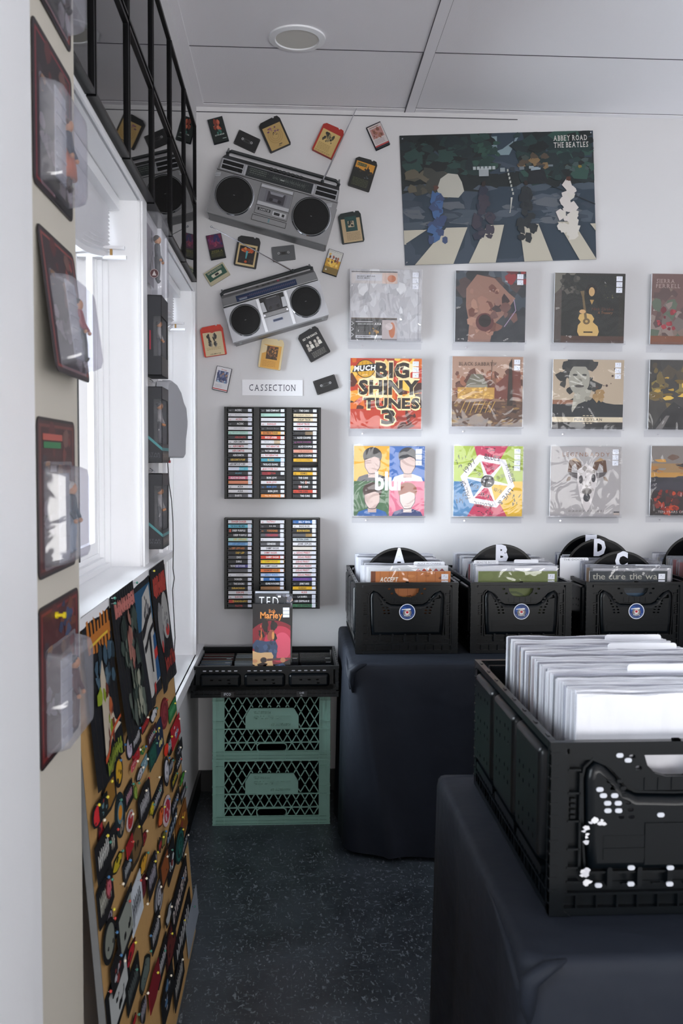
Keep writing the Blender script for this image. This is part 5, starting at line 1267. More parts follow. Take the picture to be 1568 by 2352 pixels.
D = .108
t2 = boombox(536, 786, -16.9, .44, 0, 0, D, 'smaller silver boombox hung tilted anticlockwise below the larger one'); t = t2; W = .432
b = MB().m('silverlight')
b.plate([(0, 0), (W, 0), (W, .150), (0, .150)], (), 0, D); b.m('silver').box(.004, .006, -.008, W-.004, D, 0)
b.m('silver').loft([[(.0, .004, .157), (W, .004, .157), (W, D, .157), (.0, D, .157)], [(.004, .012, .196), (W-.004, .012, .196), (W-.004, D, .196), (.004, D, .196)]])
b.loft([[(.004, .012, .196), (W-.004, .012, .196), (W-.004, D, .196), (.004, D, .196)], [(.008, .040, .212), (W-.008, .040, .212), (W-.008, D, .212), (.008, D, .212)]])
b.m('darkgrey').box(.002, .004, .150, W-.002, D, .157); b.build('body', t, bevel=.0022)
speaker_unit(t, .078, .076, .0705); speaker_unit(t, .352, .080, .0705)
sl = Matrix.Translation((0, .004, .157)) @ Matrix.Rotation(math.atan2(-.008, .039), 4, 'X')
b = MB().m('print', '1c2c4a'); b.M = sl; b.box(.066, -.0015, .004, .338, .002, .031); dp = b.build('dial_panel', t)
a = Art(.27, .026, .067, .0045, -.0017); a.mb.M = sl; a.rect(.02, .5, .98, .54, '8c6c74')
for i in range(26): a.rect(.22+.03*i, .62, .224+.03*i, .74, '7c88a4', False); a.rect(.22+.03*i, .28, .224+.03*i, .40, '7c88a4', False)
a.k += 1; a.rect(.04, .12, .17, .42, '7c8490'); a.build('dial_print', dp)
for x0, x1 in ((.006, .062), (.342, W-.006)):
    b = MB().m('silver'); b.M = sl; b.box(x0, -.002, .003, x1, .002, .034); b.build('panel_end', t)
b = MB().m('black')
for i, x in enumerate((.11, .165, .19, .215, .238, .30)): b.box(x, .020, .201, x+.010, .030, .207)
b.m('print', '7c2034').box(.259, .020, .201, .269, .030, .207); b.build('function_key', t)
b = MB().m('black'); b.plate([(.160, .08), (.268, .08), (.268, .148), (.160, .148)], (), -.003, 0); b.m('print', '8a8a8c').lineseg((.19, .139), (.235, .139), .0022, -.0034, -.003); dk = b.build('cassette_door', t)
a = Art(.066, .054, .181, .083, -.0032, 'gloss'); a.rect(0, 0, 1, 1, '25262c'); a.ell(.25, .26, .10, .13, '111114', 18); a.ell(.78, .26, .10, .13, '111114', 18); a.rect(.15, .45, .85, .47, '3a3a42'); a.build('deck_window', dk)
b = MB().m('silverlight'); b.plate([(.160, .085), (.178, .085), (.174, .127), (.160, .127)], (), -.005, 0); b.plate([(.250, .085), (.268, .085), (.268, .127), (.254, .127)], (), -.005, 0); b.build('door_grip', dk)
b = MB().m('silver').box(.158, -.004, .062, .270, 0, .079); b.m('black').box(.158, -.0042, .0605, .270, -.001, .062); b.m('chrome').disc(.163, .070, .0045, -.007, 0, 12); b.disc(.265, .070, .0045, -.007, 0, 12); b.build('latch_bar', t)
b = MB().m('print', '3c4458').box(.192, -.0012, .034, .236, 0, .045); b.m('print', '7c84a0').plate(rc(.192, .034, .236, .045), [rc(.1935, .0355, .2345, .0435)], -.002, -.0005); b.build('name_badge', t)
for x in (.146, .272):
    b = MB().m('paper').plate([(x, .002), (x+.012, .002), (x+.012, .148), (x, .148)], (), -.004, 0); b.build('trim_bar', t)
b = MB().m('darkgrey'); b.tube([(.012, .06, .200), (.010, .05, .222), (.025, .048, .228), (W-.025, .048, .228), (W-.010, .05, .222), (W-.012, .06, .200)], .008, 8)
b.m('silverdark').cyl((.016, .05, .228), (.016, .05, .240), .006, .003); b.cyl((W-.016, .05, .228), (W-.016, .05, .240), .006, .003); b.build('handle', t)
for x in (.03, W-.03):
    b = MB().m('silverdark').box(x-.006, .0, -.018, x+.006, .012, -.008); b.build('foot', t)
antenna(t, (672, 622), (485, 521), YW-.075, YW-.145, (.0032, .0026, .0022, .0016))
# ================================================================ discs in the shallow crate
LX, LY, LZ = low.location
CDC = ('d8d2c4', 'c9b8a0', '9c3c34', 'e0dcd4', '7c6a5a', 'b8c0c8', '2a2c30', '34383e', '1c1e22', 'a89478')
CDM = []
for c in CDC:
    b = MB().m('print', c).box(.006, .001, .002, .135, .009, .103); cv = b.mesh('inlay'); b = MB().m('case').box(0, 0, 0, .137, .0102, .1045); CDM.append((cv, b.mesh('jewel_case')))
g = random.Random(4)
for c, (x, pal, nm) in enumerate(((.020, (0, 1, 2, 3, 5), 'left'), (.161, (0, 1, 3, 9), 'left middle'), (.302, (6, 7, 8, 4), 'right middle'), (.443, (6, 7, 8), 'right'))):
    for k in range(12):
        if c in (1, 2) and k < 4: continue
        t = thing('compact_disc', 'boxed disc standing in the %s row of the shallow crate' % nm, 'disc case', (LX+x+g.uniform(-.001, .001), LY+.045+.026*k, LZ+.006), (R(-9), 0, 0), 'discs in the %s row of the shallow crate' % nm)
        cv, cs = CDM[g.choice(pal)]; put('inlay', cv, t); put('jewel_case', cs, t)
    for k in (0, 3, 6) if c in (0, 3) else (6,):
        s = Art(.02, .012, .112, .1255, 0); s.mb.m('print', 'e4e4ea').box(.110, .0, .1052, .130, .0095, .1060)
        o = s.mb.build('price_label', None, label='white price label on the %s row of discs, %s from the front' % (nm, ('first', 0, 0, 'second', 0, 0, 'third')[k]), cat='label'); o.location = (LX+x, LY+.045+.026*k+.0, LZ+.008+.0); o.rotation_euler = (R(-9), 0, 0)
def longbox(px0, px1, pyt, Y, D, lab, draw, tilt=0, zb=None, roll=0):
    p0, p1 = at(px0, pyt, Y), at(px1, pyt, Y); W = p1.x-p0.x; z0 = LZ+.0065; H = p0.z-z0
    t = thing('longbox', lab, 'disc box', (p0.x, Y, z0), (R(tilt), R(roll), 0))
    a = Art(W, H, 0, 0, 0, 'gloss'); a.mb.m('print', '1a1a1c').box(0, .0003, 0, W, D, H); draw(a); a.build('cover', t); return t, W, H
def d_marley(a):
    a.rect(0, 0, 1, 1, '1c1416'); a.ell(.55, .58, .7, .24, '7c1c28', 40); a.ell(.72, .56, .42, .20, 'b83048', 36); a.ell(.78, .54, .25, .15, 'd04c64', 30); a.rect(0, .86, 1, 1, '161416')
    a.text('Bob', .42, .905, .60, .945, 'c87838', bold=.02, serif=True); a.text('Marley', .20, .845, .79, .915, 'd08440', bold=.025, gap=.03); a.text('Songs of Freedom', .30, .825, .62, .838, 'a8704c')
    a.blobs(12, .2, .62, .62, .78, ['1c1414', '2a1c1a', '241816'], .05, .1, 3, .7); a.blobs(7, .17, .60, .25, .78, ['c86a38', 'a84c2c'], .015, .03, 4, 1.6); a.ell(.48, .66, .1, .055, '8c4a38', 20, .3); a.ell(.54, .655, .035, .045, 'c88448', 14)
    a.poly([(0, .56), (.1, .61), (.35, .59), (.6, .60), (.66, .54), (.62, .40), (.3, .40), (0, .52)], '2f4260'); a.blobs(12, .05, .46, .6, .58, ['3c5274', '24344c'], .03, .07, 5, .5)
    a.poly([(0, .34), (0, .49), (.12, .47), (.22, .465), (.32, .47), (.5, .47), (.55, .43), (.52, .37), (.55, .31), (.5, .27), (.3, .26), (.15, .29), (.05, .33)], 'd0a878'); a.ell(.29, .385, .09, .032, '6a4430', 22); a.ell(.29, .385, .075, .027, '241a18', 22); a.poly([(.12, .34), (.25, .36), (.4, .345), (.3, .30), (.15, .31)], '2a1c1a')
    a.poly([(.38, .375), (1, .392), (1, .412), (.38, .40)], '5c3a34'); a.ell(.80, .385, .07, .028, 'b87858'); a.ell(.06, .375, .07, .02, 'c08860'); a.poly([(.6, .33), (.8, .35), (1, .28), (1, .12), (.75, .22), (.5, .22)], '3a4a6a'); a.blobs(10, .62, .2, .95, .32, ['5c7090', '2c3a54'], .03, .07, 6, .6)
    for i in range(3): a.rect(.80, .875-.037*i+.055, .97, .908-.037*i+.055, 'dfe1ec', False)
    a.k += 1
def d_ted(a): a.rect(0, 0, 1, 1, '26282c'); a.blobs(20, .6, .86, 1, 1, ['8a8c96', 'b89c8c', '5c5c66', '6c4c40'], .03, .08, 4, .5); a.text('TED', .10, .875, .62, .975, 'd8d8da', gap=.25); a.stickers(1, .6, .985, .08, .018)
t, W, H = longbox(583, 669, 1364, 3.745, .018, 'black cardboard disc box with hand drawn white letters, behind the guitar player box', d_ted, 0, roll=.8)
t, W, H = longbox(586, 664, 1358, 3.772, .012, 'pale disc box mostly hidden, rearmost of three in the shallow crate', lambda a: a.rect(0, 0, 1, 1, 'b4b8c2'))
t, W, H = longbox(580, 667, 1388, 3.716, .022, 'tall disc box with a guitar player on red, standing in the shallow crate', d_marley)

# ================================================================ framed pictures on the left wall
XF = XW+.033
LROT = (0, 0, math.pi/2)
zb, zm, zt_ = atX(450, 645, XF).z, atX(449, 457, XF).z, atX(448, 280, XF).z
ye = [yx(px, 400, XF) for px in (222, 293, 346, 388, 421, 451)]
print('FRAMES', zb, zm, zt_, ye)
ystep = (ye[5]-ye[0])/5; fw_ = ystep-.012
FC = ['3a3640', '2c2a30', '34303a', '3c3840', '6c3a3c', '2c3036']
def frame(i, row):
    y = ye[5]-ystep*(6-i)+.006; z = (zb, zm+.004)[row]; H = (zm-zb-.006, zt_-zm-.006)[row]; W = fw_
    t = thing('picture_frame', 'black glazed picture frame, %s from the camera, %s row on the left wall' % (ORD[i], ('lower', 'upper')[row]), 'picture frame', (XW, y, z), LROT)
    b = MB().m('frameblack'); b.plate(rc(0, 0, W, H), [rc(.008, .008, W-.008, H-.008)], -.033, -.001); b.m('void').box(.004, -.006, .004, W-.004, -.0005, H-.004); b.build('frame_moulding', t, bevel=.0008)
    a = Art(W-.016, H-.016, .008, .008, -.012); a.rect(0, 0, 1, 1, '2a2a2e'); g = random.Random(i*2+row)
    a.rect(.1, .1, .9, .9, FC[(i*2+row) % 6]); a.blobs(16, .15, .15, .85, .85, [FC[(i+row) % 6], '4c4450', '5a4440', '26262c'], .04, .12, i); a.build('picture', t)
    b = MB().m('frameglass').box(.007, -.0265, .007, W-.007, -.0245, H-.007); b.build('glazing', t)
for i in range(6):
    for row in (0, 1): frame(i, row)

# ================================================================ packaged toys on the pillar
def figurine(t, x, y, z, s, hair, top, legs, skirt=None):
    """small plain toy figure about 4.5 in high, standing behind the clear bubble"""
    b = MB(); b.smooth = True; b.m('print', legs)
    if skirt: b.m('print', skirt); b.loft([[(x+q*math.cos(6.283*i/12), y+q*.55*math.sin(6.283*i/12), z+h) for i in range(12)] for q, h in ((.026*s, .02*s), (.024*s, .04*s), (.015*s, .066*s))]); b.m('print', legs)
    for sx in (-1, 1): b.tube([(x+sx*.007*s, y-.003*s, z+.003*s), (x+sx*.008*s, y, z+.006*s), (x+sx*.008*s, y-.001, z+.032*s), (x+sx*.006*s, y, z+.062*s)], [.006*s, .0045*s, .006*s, .0075*s], 8)
    b.m('print', top); b.loft([[(x+rx*math.cos(6.283*i/12), y+ry*math.sin(6.283*i/12), z+h) for i in range(12)] for rx, ry, h in ((.011*s, .007*s, .058*s), (.010*s, .007*s, .070*s), (.015*s, .008*s, .086*s), (.012*s, .007*s, .094*s), (.004*s, .004*s, .098*s))])
    for sx in (-1, 1): b.tube([(x+sx*.014*s, y, z+.090*s), (x+sx*.019*s, y-.002*s, z+.072*s), (x+sx*.017*s, y-.010*s, z+.057*s)], [.0055*s, .0045*s, .0035*s], 8)
    b.m('skin'); 
    for sx in (-1, 1): b.ball((x+sx*.017*s, y-.011*s, z+.053*s), .004*s, n=8, m=6)
    b.ball((x, y-.001*s, z+.106*s), .0085*s, .009*s, .011*s); b.m('print', hair); b.ball((x, y+.0015*s, z+.1095*s), .0095*s, .0095*s, .0095*s)
    b.build('toy_figure', t)
def carded(y0, y1, zb_, zt, lab, art, lean=0, fig=None, roll=0, base=None, bub=(.16, .88, .06, .70)):
    W, H = y1-y0, zt-zb_
    t = thing('carded_toy', lab, 'packaged toy', (XP+.002, y0, zt), (R(lean), R(roll), math.pi/2))
    a = Art(W, H, 0, -H, -.001); a.mb.m('print', '2a2426').plate([(p[0], p[1]-H) for p in rrect(0, 0, W, H, .014, 3)], (), -.0009, .0006)
    a.bound = (.02, .02, .98, .98); art(a); a.build('backing_card', t)
    x0, x1, z0, z1 = W*bub[0], W*bub[1], -H+H*bub[2], -H+H*bub[3]
    b = MB().m('blister'); b.smooth = False
    def rr(e, y): return [(p[0], y, p[1]) for p in rrect(x0+e, z0+e*.8, x1-e, z1-e, .010, 4)]
    b.loft([rr(0, -.0012), rr(.003, -.020), rr(.007, -.031), rr(.016, -.036)], cap=False); r = rr(.016, -.036); b.add(r, [tuple(range(len(r)))])
    b.add(rr(-.006, -.0014)+rr(0, -.0012), [(i, (i+1) % 20, (i+1) % 20+20, i+20) for i in range(20)])
    b.build('clear_bubble', t)
    xm = x0+(x1-x0)*.40
    b = MB().m('tray'); 
    b.box(x0+.006, -.022, z0+.008, xm, -.0205, z1-.012)
    for k in range(6): b.box(x0+.008, -.024, z0+.02+(z1-z0-.05)*k/5, xm-.004, -.022, z0+.024+(z1-z0-.05)*k/5)
    b.build('tray', t)
    if fig: figurine(t, x0+(x1-x0)*.62, -.016, z0+.014, (z1-z0-.03)/.118*.92, *fig)
    return t
def card_art(dark, accent, extra=None):
    def f(a):
        a.rect(0, 0, 1, 1, dark); a.rect(.05, .04, .95, .96, accent); a.rect(.08, .06, .92, .94, dark); a.blobs(24, .12, .55, .88, .93, [accent, '6c4a44', '3c3036', '8a6a54', '5a2c2c'], .04, .1, 3, .7)
        a.blobs(14, .1, .1, .9, .5, ['8c8088', '6c606a', '9c9098'], .06, .14, 5, .6)
        if extra: extra(a)
    return f
def cy(px, py): q = atX(px, py, XP+.002); return q.y, q.z
zt1, zb1 = cy(73, 30)[1], cy(75, 415)[1]
Ya, Yb = cy(75, 300)[0], cy(166, 480)[0]
h1 = zt1-zb1
carded(Ya+.01, Yb, zt1+.012+.03, zt1+.012+.03+h1, 'carded toy cut off by the top of the photo on the near pillar', card_art('2a2224', '8c4440'), 0, ('4c3428', '5a4a50', '3c3438'))
carded(Ya, Yb, zb1, zt1, 'carded toy with a dark blue and orange figure, uppermost full one on the pillar', card_art('2c2226', '7c2c34', lambda a: a.rect(.5, .02, .97, .1, '141214')), 0, ('4a2c1c', '1f2f48', '3c2420', 'c8683c'))
z2t, z2b = cy(80, 505)[1], cy(80, 870)[1]
carded(Ya+.012, Yb, z2b+.012, z2t, 'carded toy hanging away from the pillar, figure in red top', card_art('3a2c30', '8a4440'), -7, ('1c1c1e', '9c1f2c', '34383c'))
z3t, z3b = cy(83, 955)[1], cy(88, 1335)[1]
Yc = cy(85, 1100)[0]
carded(Yc, Yb-.005, z3b, z3t, 'carded toy with a green strip at the top, third full one on the pillar', card_art('46282a', '6c3834', lambda a: (a.rect(.12, .86, .62, .90, 'b8584c'), a.rect(.14, .81, .58, .85, '2c7c4c'), a.rect(.3, .66, .46, .70, 'a8a0a0'))), 0, ('c8c4bc', '2c4654', '8a98a8'))
z4t, z4b = cy(92, 1398)[1], cy(92, 1778)[1]
carded(cy(90, 1600)[0], Yb+.01, z4b, z4t, 'carded toy with a yellow pin through its card, lowest on the pillar', card_art('4a1c1e', '7c2c28', lambda a: (a.blobs(12, .45, .72, .95, .95, ['2a3654', '3c4c6c', '6c3c2c'], .04, .1, 6, .6), )), 0, ('2c3440', '5c3234', '6c5a58'))
b = MB().m('print', 'd8c21c'); p = atX(122, 1413, XP); b.M = Matrix.Translation((XP+.002, p.y, p.z)) @ Matrix.Rotation(math.pi/2, 4, 'Z')
b.cyl((0, -.002, 0), (0, -.006, 0), .0055); b.cyl((0, -.006, 0), (0, -.014, 0), .0028); b.cyl((0, -.014, 0), (0, -.018, 0), .005); b.build('push_pin', label='yellow push pin through the card of the lowest toy on the pillar', cat='pin')
b = MB().m('print', '8a8478'); p = atX(188, 1300, XW+.03); b.M = Matrix.Translation((XW-.06, 1.78, p.z)); b.box(-.004, 0, -.012, .004, .016, .012); b.build('window_latch', wn1)

# toy boxes on the wall between the windows
def cw(px, py, X=None): q = atX(px, py, XW+.001 if X is None else X); return q.y, q.z
YM0 = cw(332, 950)[0]; DX = .050
def toybox(pyt, pyb, lab, mode):
    zt, zb_ = cw(333, pyt)[1], cw(333, pyb)[1]; H = zt-zb_; W = .135
    t = thing('toy_box', lab, 'boxed toy', (XW+.001, YM0, zb_), LROT)
    b = MB().m('print', '26282e')
    # shell: sides, top, bottom, back and window frames cut in the near side and the front
    wz0, wz1 = H*.25 if mode else H*.24, H*.84 if mode else H*.74
    b.box(0, -DX, 0, W, -.0005, .0015); b.box(0, -DX, H-.0015, W, -.0005, H); b.box(0, -.002, 0, W, -.0005, H)
    b.M = Matrix(((0, 1, 0, 0), (-1, 0, 0, 0), (0, 0, 1, 0), (0, 0, 0, 1)))      # near side: x runs across depth
    b.plate(rc(0, 0, DX, H), [rc(DX*.52, wz0, DX-.0012, wz1)], 0, .001)
    b.M = None; b.box(W-.001, -DX, 0, W, -.0005, H)
    b.plate(rc(0, 0, W, H), [rc(.001, wz0, W-.015, wz1)], -DX, -DX+.001)
    b.build('carton', t)
    if mode:
        a = Art(1, 1, 0, 0, -.0002); c = '4c8c90'
        a.mb.M = Matrix(((0, 1, 0, -.0004), (-1, 0, 0, 0), (0, 0, 1, 0), (0, 0, 0, 1))); a.bound = None
        # on the near side, u is distance from the wall, v height
        S_ = lambda pts: [(u*DX, v*H) for u, v in pts]
        a.poly(S_([(0, .33), (.13, .33), (1, .16), (1, .20), (.17, .365), (0, .365)]), c)
        for (s_, u0, u1, v0, v1) in (('STAR', .22, .88, .105, .135), ('WARS', .22, .88, .07, .10)): a.text(s_, u0*DX, v0*H, u1*DX, v1*H, '5c5e64', bold=.0)
        a.text('THE BLACK SERIES', .3*DX, .052*H, .86*DX, .06*H, '4a4c52'); a.build('side_print', t)
        a = Art(W, H, 0, 0, -DX-.0002); a.rect(0, .16, 1, .2, c); a.rect(.02, .04, .98, .14, '55504c'); a.text('STAR WARS', .1, .07, .9, .12, '8c8478'); a.build('front_print', t)
    else:
        a = Art(1, 1, 0, 0, -.0002); a.mb.M = Matrix(((0, 1, 0, -.0004), (-1, 0, 0, 0), (0, 0, 1, 0), (0, 0, 0, 1))); a.bound = None
        a.rect(DX*.30, H*.32, DX*.38, H*.56, '9c2438'); a.build('side_print', t)
    b = MB().m('clearplastic'); b.box(.002, -DX+.003, wz0-.002, W-.012, -.020, wz1+.002); b.build('inner_tray', t)
    figurine(t, W*.45, -.034, wz0+.002, (wz1-wz0)/.125, '3c3a40', 'a8a4a4', '4c4c54')
toybox(680, 862, 'black toy box with red lettering and clear window, uppermost box between the windows', 0)
toybox(888, 1063, 'black toy box with teal stripe, middle one of the wall between the windows', 1)
toybox(1088, 1262, 'black toy box with teal stripe, lowest between the windows above the ledge', 1)
# clear blister pack above the boxes
zt, zb_ = cw(333, 488)[1], cw(333, 672)[1]
t = thing('clear_pack', 'all clear toy package with a round seal, above the black toy boxes', 'packaged toy', (XW+.001, YM0, zb_), LROT); H = zt-zb_; W = .15
b = MB().m('clearplastic')
def rr2(e, y): return [(p[0], y, p[1]) for p in rrect(e, e, W-e, H-e, .012, 4)]
b.loft([rr2(0, 0), rr2(.002, -.04), rr2(.006, -.052)], cap=False); r = rr2(.006, -.052); b.add(r, [tuple(range(len(r)))]); b.box(0, -.001, H-.004, .06, 0, H+.02); b.build('clear_bubble', t)
a = Art(W-.02, H*.72, .01, H*.14, -.008); a.rect(0, 0, 1, 1, '8c8490'); a.blobs(12, .1, .1, .9, .9, ['3c4248', '9c949c', '6c5c5c'], .05, .14, 4); a.build('insert_card', t)
b = MB(); b.M = Matrix(((0, 1, 0, -.0008), (-1, 0, 0, 0), (0, 0, 1, 0), (0, 0, 0, 1))); b.m('print', '4c2c30').disc(.030, H*.22, .013, -.0004, .0002, 24); b.m('print', 'b8b0b0').annulus(.030, H*.22, .0125, .0115, -.0007, -.0004, 24); b.plate([(.024, H*.22-.006), (.036, H*.22-.006), (.030, H*.22+.008)], (), -.0007, -.0004); b.build('round_seal', t, label='round dark red seal')
figurine(t, W*.42, -.030, H*.16, 1.15, '3c3430', '4c5058', '3a3c44')
for i, (py, nm) in enumerate(((876, 'upper'), (1080, 'lower'))):
    b = MB().m('clearplastic'); p = atX(342, py, XW); b.cyl((XW, p.y, p.z), (XW+.018, p.y, p.z-.004), .002, n=8); b.m('chrome').tube([(XW+.004, p.y-.012, p.z+.006), (XW+.012, p.y, p.z), (XW+.006, p.y+.012, p.z-.004)], .0010, 6); b.build('wall_hook', label='clear wall hook between two toy boxes, %s of two' % nm, cat='hook')

# grey rounded panel hanging in the far window, with its cable
XS = XW+.018
q0, q1 = atX(366, 965, XS), atX(415, 965, XS); zt, zb_ = at(395, 877, 3.05).z, at(400, 1052, 3.15).z; H = zt-zb_; W = q1.y-q0.y
t = thing('hanging_panel', 'grey rounded felt covered panel hanging in the far window behind a toy box', 'panel', (XW+.001, q0.y+.02, zb_), LROT)
o_ = [(0.0, .02), (.10, 0), (.78, 0), (.88, .05), (.90, .25), (.99, .45), (1, .55), (.93, .74), (.80, .80), (.66, .92), (.45, .99), (.2, 1), (.05, .95), (0, .8)]
oo = [(u*W, v*H) for u, v in o_]
b = MB().m('greyfelt'); b.relief(oo, .006, -.030, -.040); b.plate(oo, (), -.030, -.003); b.build('felt_shell', t)
b = MB().m('black').box(.02, -.034, -.012, .09, -.010, .004); b.m('print', 'a82838').box(.075, -.036, -.016, .092, -.020, -.008); b.build('switch_unit', t)
pts = [(385, 1060), (388, 1110), (394, 1150), (397, 1200), (398, 1260), (397, 1305), (400, 1328), (396, 1355), (399, 1410), (402, 1465), (400, 1497), (402, 1514), (395, 1542), (398, 1564)]
b = MB().m('wire'); b.smooth = True; b.tube([at(x, y, 3.0-.03*i/len(pts)) for i, (x, y) in enumerate(pts)], .0016, 6); b.build('black_cable', label='thin black cable hanging from the grey panel in front of the far window', cat='cable')
# ================================================================ leaning pinboard
d = ray(454, 2120); k = -CAMZ/d.z; PB = Vector((d.x*k, d.y*k, 0.002))
PT = atX(366, 1290, XW+.026)
YFAR = (PB.y+PT.y)/2+.02; YN = PIL[1]+.012; ZTOP = W1[2]-.0085
th = math.atan2(PB.x-(XW+.026), ZTOP); BL = (ZTOP-.004)/math.cos(th)
print('BOARD', PB, PT, th, YN, YFAR)
BW = YFAR-YN
BM = Matrix.Translation((PB.x, YN, 0.003)) @ Matrix.Rotation(math.pi/2, 4, 'Z') @ Matrix.Rotation(-th, 4, 'X')
BMI = BM.inverted()
def buv(px, py, off=0):
    o, d = BMI @ Vector((0, 0, CAMZ)), BMI.to_3x3() @ ray(px, py); t = (-off-o.y)/d.y; p = o+d*t; return p.x, p.z
t = thing('pinboard', 'tall tan pinboard leaning under the near window ledge, covered in patches', 'pinboard'); t.matrix_world = BM
b = MB().m('tan').box(.002, 0, .002, BW-.004, .010, BL-.004); b.build('board_panel', t)
b = MB().m('silverdark').box(BW-.004, -.0008, 0, BW, .012, BL); b.box(0, -.0008, 0, .004, .012, BL); b.box(.004, -.0008, 0, BW-.004, .012, .004); b.build('edge_strip', t)
def onboard(name, lab, cat, mb, u, v, off=0, group=None):
    o = mb.build(name, None, label=lab, cat=cat, group=group); o.matrix_world = BM @ Matrix.Translation((u, -off, v)); return o
# fabric banners
def banner(tl, trp, bl, lab, draw, n, bulge):
    u0, v1 = buv(*tl); u1, _ = buv(*trp); _, v1b = buv(*trp); v1 = (v1+v1b)/2; ub, v0 = buv(*bl); u0 = max(.004, u0-.03*(n == 0 and tl[0] < 200)); W, H = u1-u0, v1-v0
    a = Art(1, 1, 0, 0, 0, 'fabric', eps=.00004)
    def wp(p): 
        x, y, z = p; k = (1-z); return (x*W, y-.004-bulge*math.sin(x*math.pi)*k*.6-.006*math.sin(x*7+n)*k-bulge*k*k*.5, z*H)
    a.warp = wp; NX, NZ = 10, 12
    # the cloth itself as a fine grid, artwork chopped to the same grid so it follows the folds
    def grid(pts, c):
        for i in range(NX):
            for j in range(NZ):
                q = clip([tuple(p) for p in pts], i/NX, j/NZ, (i+1)/NX, (j+1)/NZ)
                if len(q) >= 3: Art.poly(a, q, c, False)
        a.k += 1
    poly0 = a.poly
    def gp(pts, c, up=True):
        q = clip([tuple(p) for p in pts], *a.bound)
        if len(q) >= 3: 
            save = a.bound; a.bound = (0, 0, 1, 1); grid(q, c); a.bound = save
        return a
    a.poly = gp
    a.rect = lambda x0, y0, x1, y1, c, up=True: gp(rc(x0, y0, x1, y1), c)
    draw(a)
    return onboard('fabric_banner', lab, 'banner', a.mb, u0, v0, .0035+.004*n)
def jag(a, x0, y0, x1, y1, c, n=9, seed=1):
    g = random.Random(seed); w = (x1-x0)/n
    for i in range(n):
        x = x0+w*i; a.poly([(x+w*.1, y0+(y1-y0)*g.uniform(0, .25)), (x+w*.8, y0+(y1-y0)*g.uniform(0, .25)), (x+w*.75, y1-(y1-y0)*g.uniform(0, .25)), (x+w*.25, y1-(y1-y0)*g.uniform(0, .2))], c, False)
    a.rect(x0, y0+(y1-y0)*.35, x1, y0+(y1-y0)*.6, c); a.k += 1
def b1(a): a.rect(0, 0, 1, 1, '14161b'); jag(a, .1, .70, .95, .97, 'b8702c', 7, 2); a.rect(.15, .80, .85, .815, 'd8b83c'); a.blobs(22, .25, .5, .98, .72, ['3c5464', '4c6474', '24343e'], .05, .1, 3, .7); a.poly([(.2, .12), (.35, .6), (.5, .68), (.62, .5), (.8, .26), (.95, .2)], 'c4b8a4'); a.blobs(14, .2, .15, .8, .5, ['6c3428', '241c1c', '8a9c2c', 'b05c34'], .04, .1, 4, .8); a.poly([(.18, .12), (.95, .24), (.95, .26), (.18, .15)], 'b8502c'); jag(a, .2, .02, .9, .14, '7c8c30', 12, 5)
def b2(a): a.rect(0, 0, 1, 1, '15171c'); jag(a, .12, .82, .95, .95, 'b86a64', 9, 3); a.text('IRON MAIDEN', .1, .84, .97, .93, 'c07870', bold=.05); a.blobs(40, .2, .08, .9, .78, ['26332f', '3c4a44', '1e2826', '566058'], .05, .12, 7, .9); a.blobs(14, .45, .45, .62, .80, ['8c5c54', '9c6c60'], .03, .06, 5, 1.4); a.blobs(14, .4, .08, .7, .42, ['7c8274', '929484', '5a6256'], .03, .07, 8, 1.3)
def b3(a): a.rect(0, 0, 1, 1, '1d2026'); a.rect(.05, .62, .98, .93, '215070'); a.poly([(.2, .08), (.2, .62), (.45, .86), (.9, .92), (.95, .1)], 'b9b8b4'); a.poly([(.2, .62), (.9, .74), (.9, .68), (.2, .54)], '1c1c20'); a.poly([(.22, .48), (.98, .60), (.98, .56), (.22, .43)], '1c1c20'); a.poly([(.6, .52), (.75, .53), (.7, .2), (.6, .22)], '1c1c20'); a.poly([(.8, .1), (.98, .12), (.98, .5), (.85, .48)], '24507c'); a.poly([(.82, .36), (.98, .38), (.98, .30), (.82, .28)], 'b83430'); a.poly([(.5, .04), (.7, .05), (.7, .12), (.5, .12)], 'b03430'); a.blobs(8, .3, .7, .8, .86, ['55565c', '8a8a8c'], .03, .07, 4)
def b4(a): a.rect(0, 0, 1, 1, '17191e'); jag(a, .08, .74, .95, .93, 'b0483c', 8, 6); a.text('CRUE', .1, .76, .92, .91, 'a83c34', bold=.06); a.ell(.33, .5, .2, .2, '8c8c8c', 22); a.ell(.70, .55, .2, .2, 'a2a2a0', 22); a.ell(.30, .34, .09, .05, 'b83c38'); a.ell(.74, .42, .09, .05, 'b83c38'); a.blobs(12, .2, .42, .85, .66, ['5c5c60', '77777a'], .02, .05, 4); a.text('Theatre of Pain', .30, .12, .95, .24, 'a83c34', bold=.05)
banner((184, 1416), (239, 1372), (186, 1868), 'black fabric banner with orange jagged lettering, nearest on the pinboard', b1, 0, .006)
banner((239, 1372), (293, 1334), (266, 1722), 'black fabric banner with red lettering over a grey pattern, second on the pinboard', b2, 1, .016)
banner((294, 1345), (334, 1320), (324, 1636), 'fabric banner in blue, white and red with black bars, third on the pinboard', b3, 0, .014)
banner((333, 1310), (366, 1286), (361, 1592), 'black fabric banner with red lettering and two pale masks, farthest on the pinboard', b4, 1, .010)

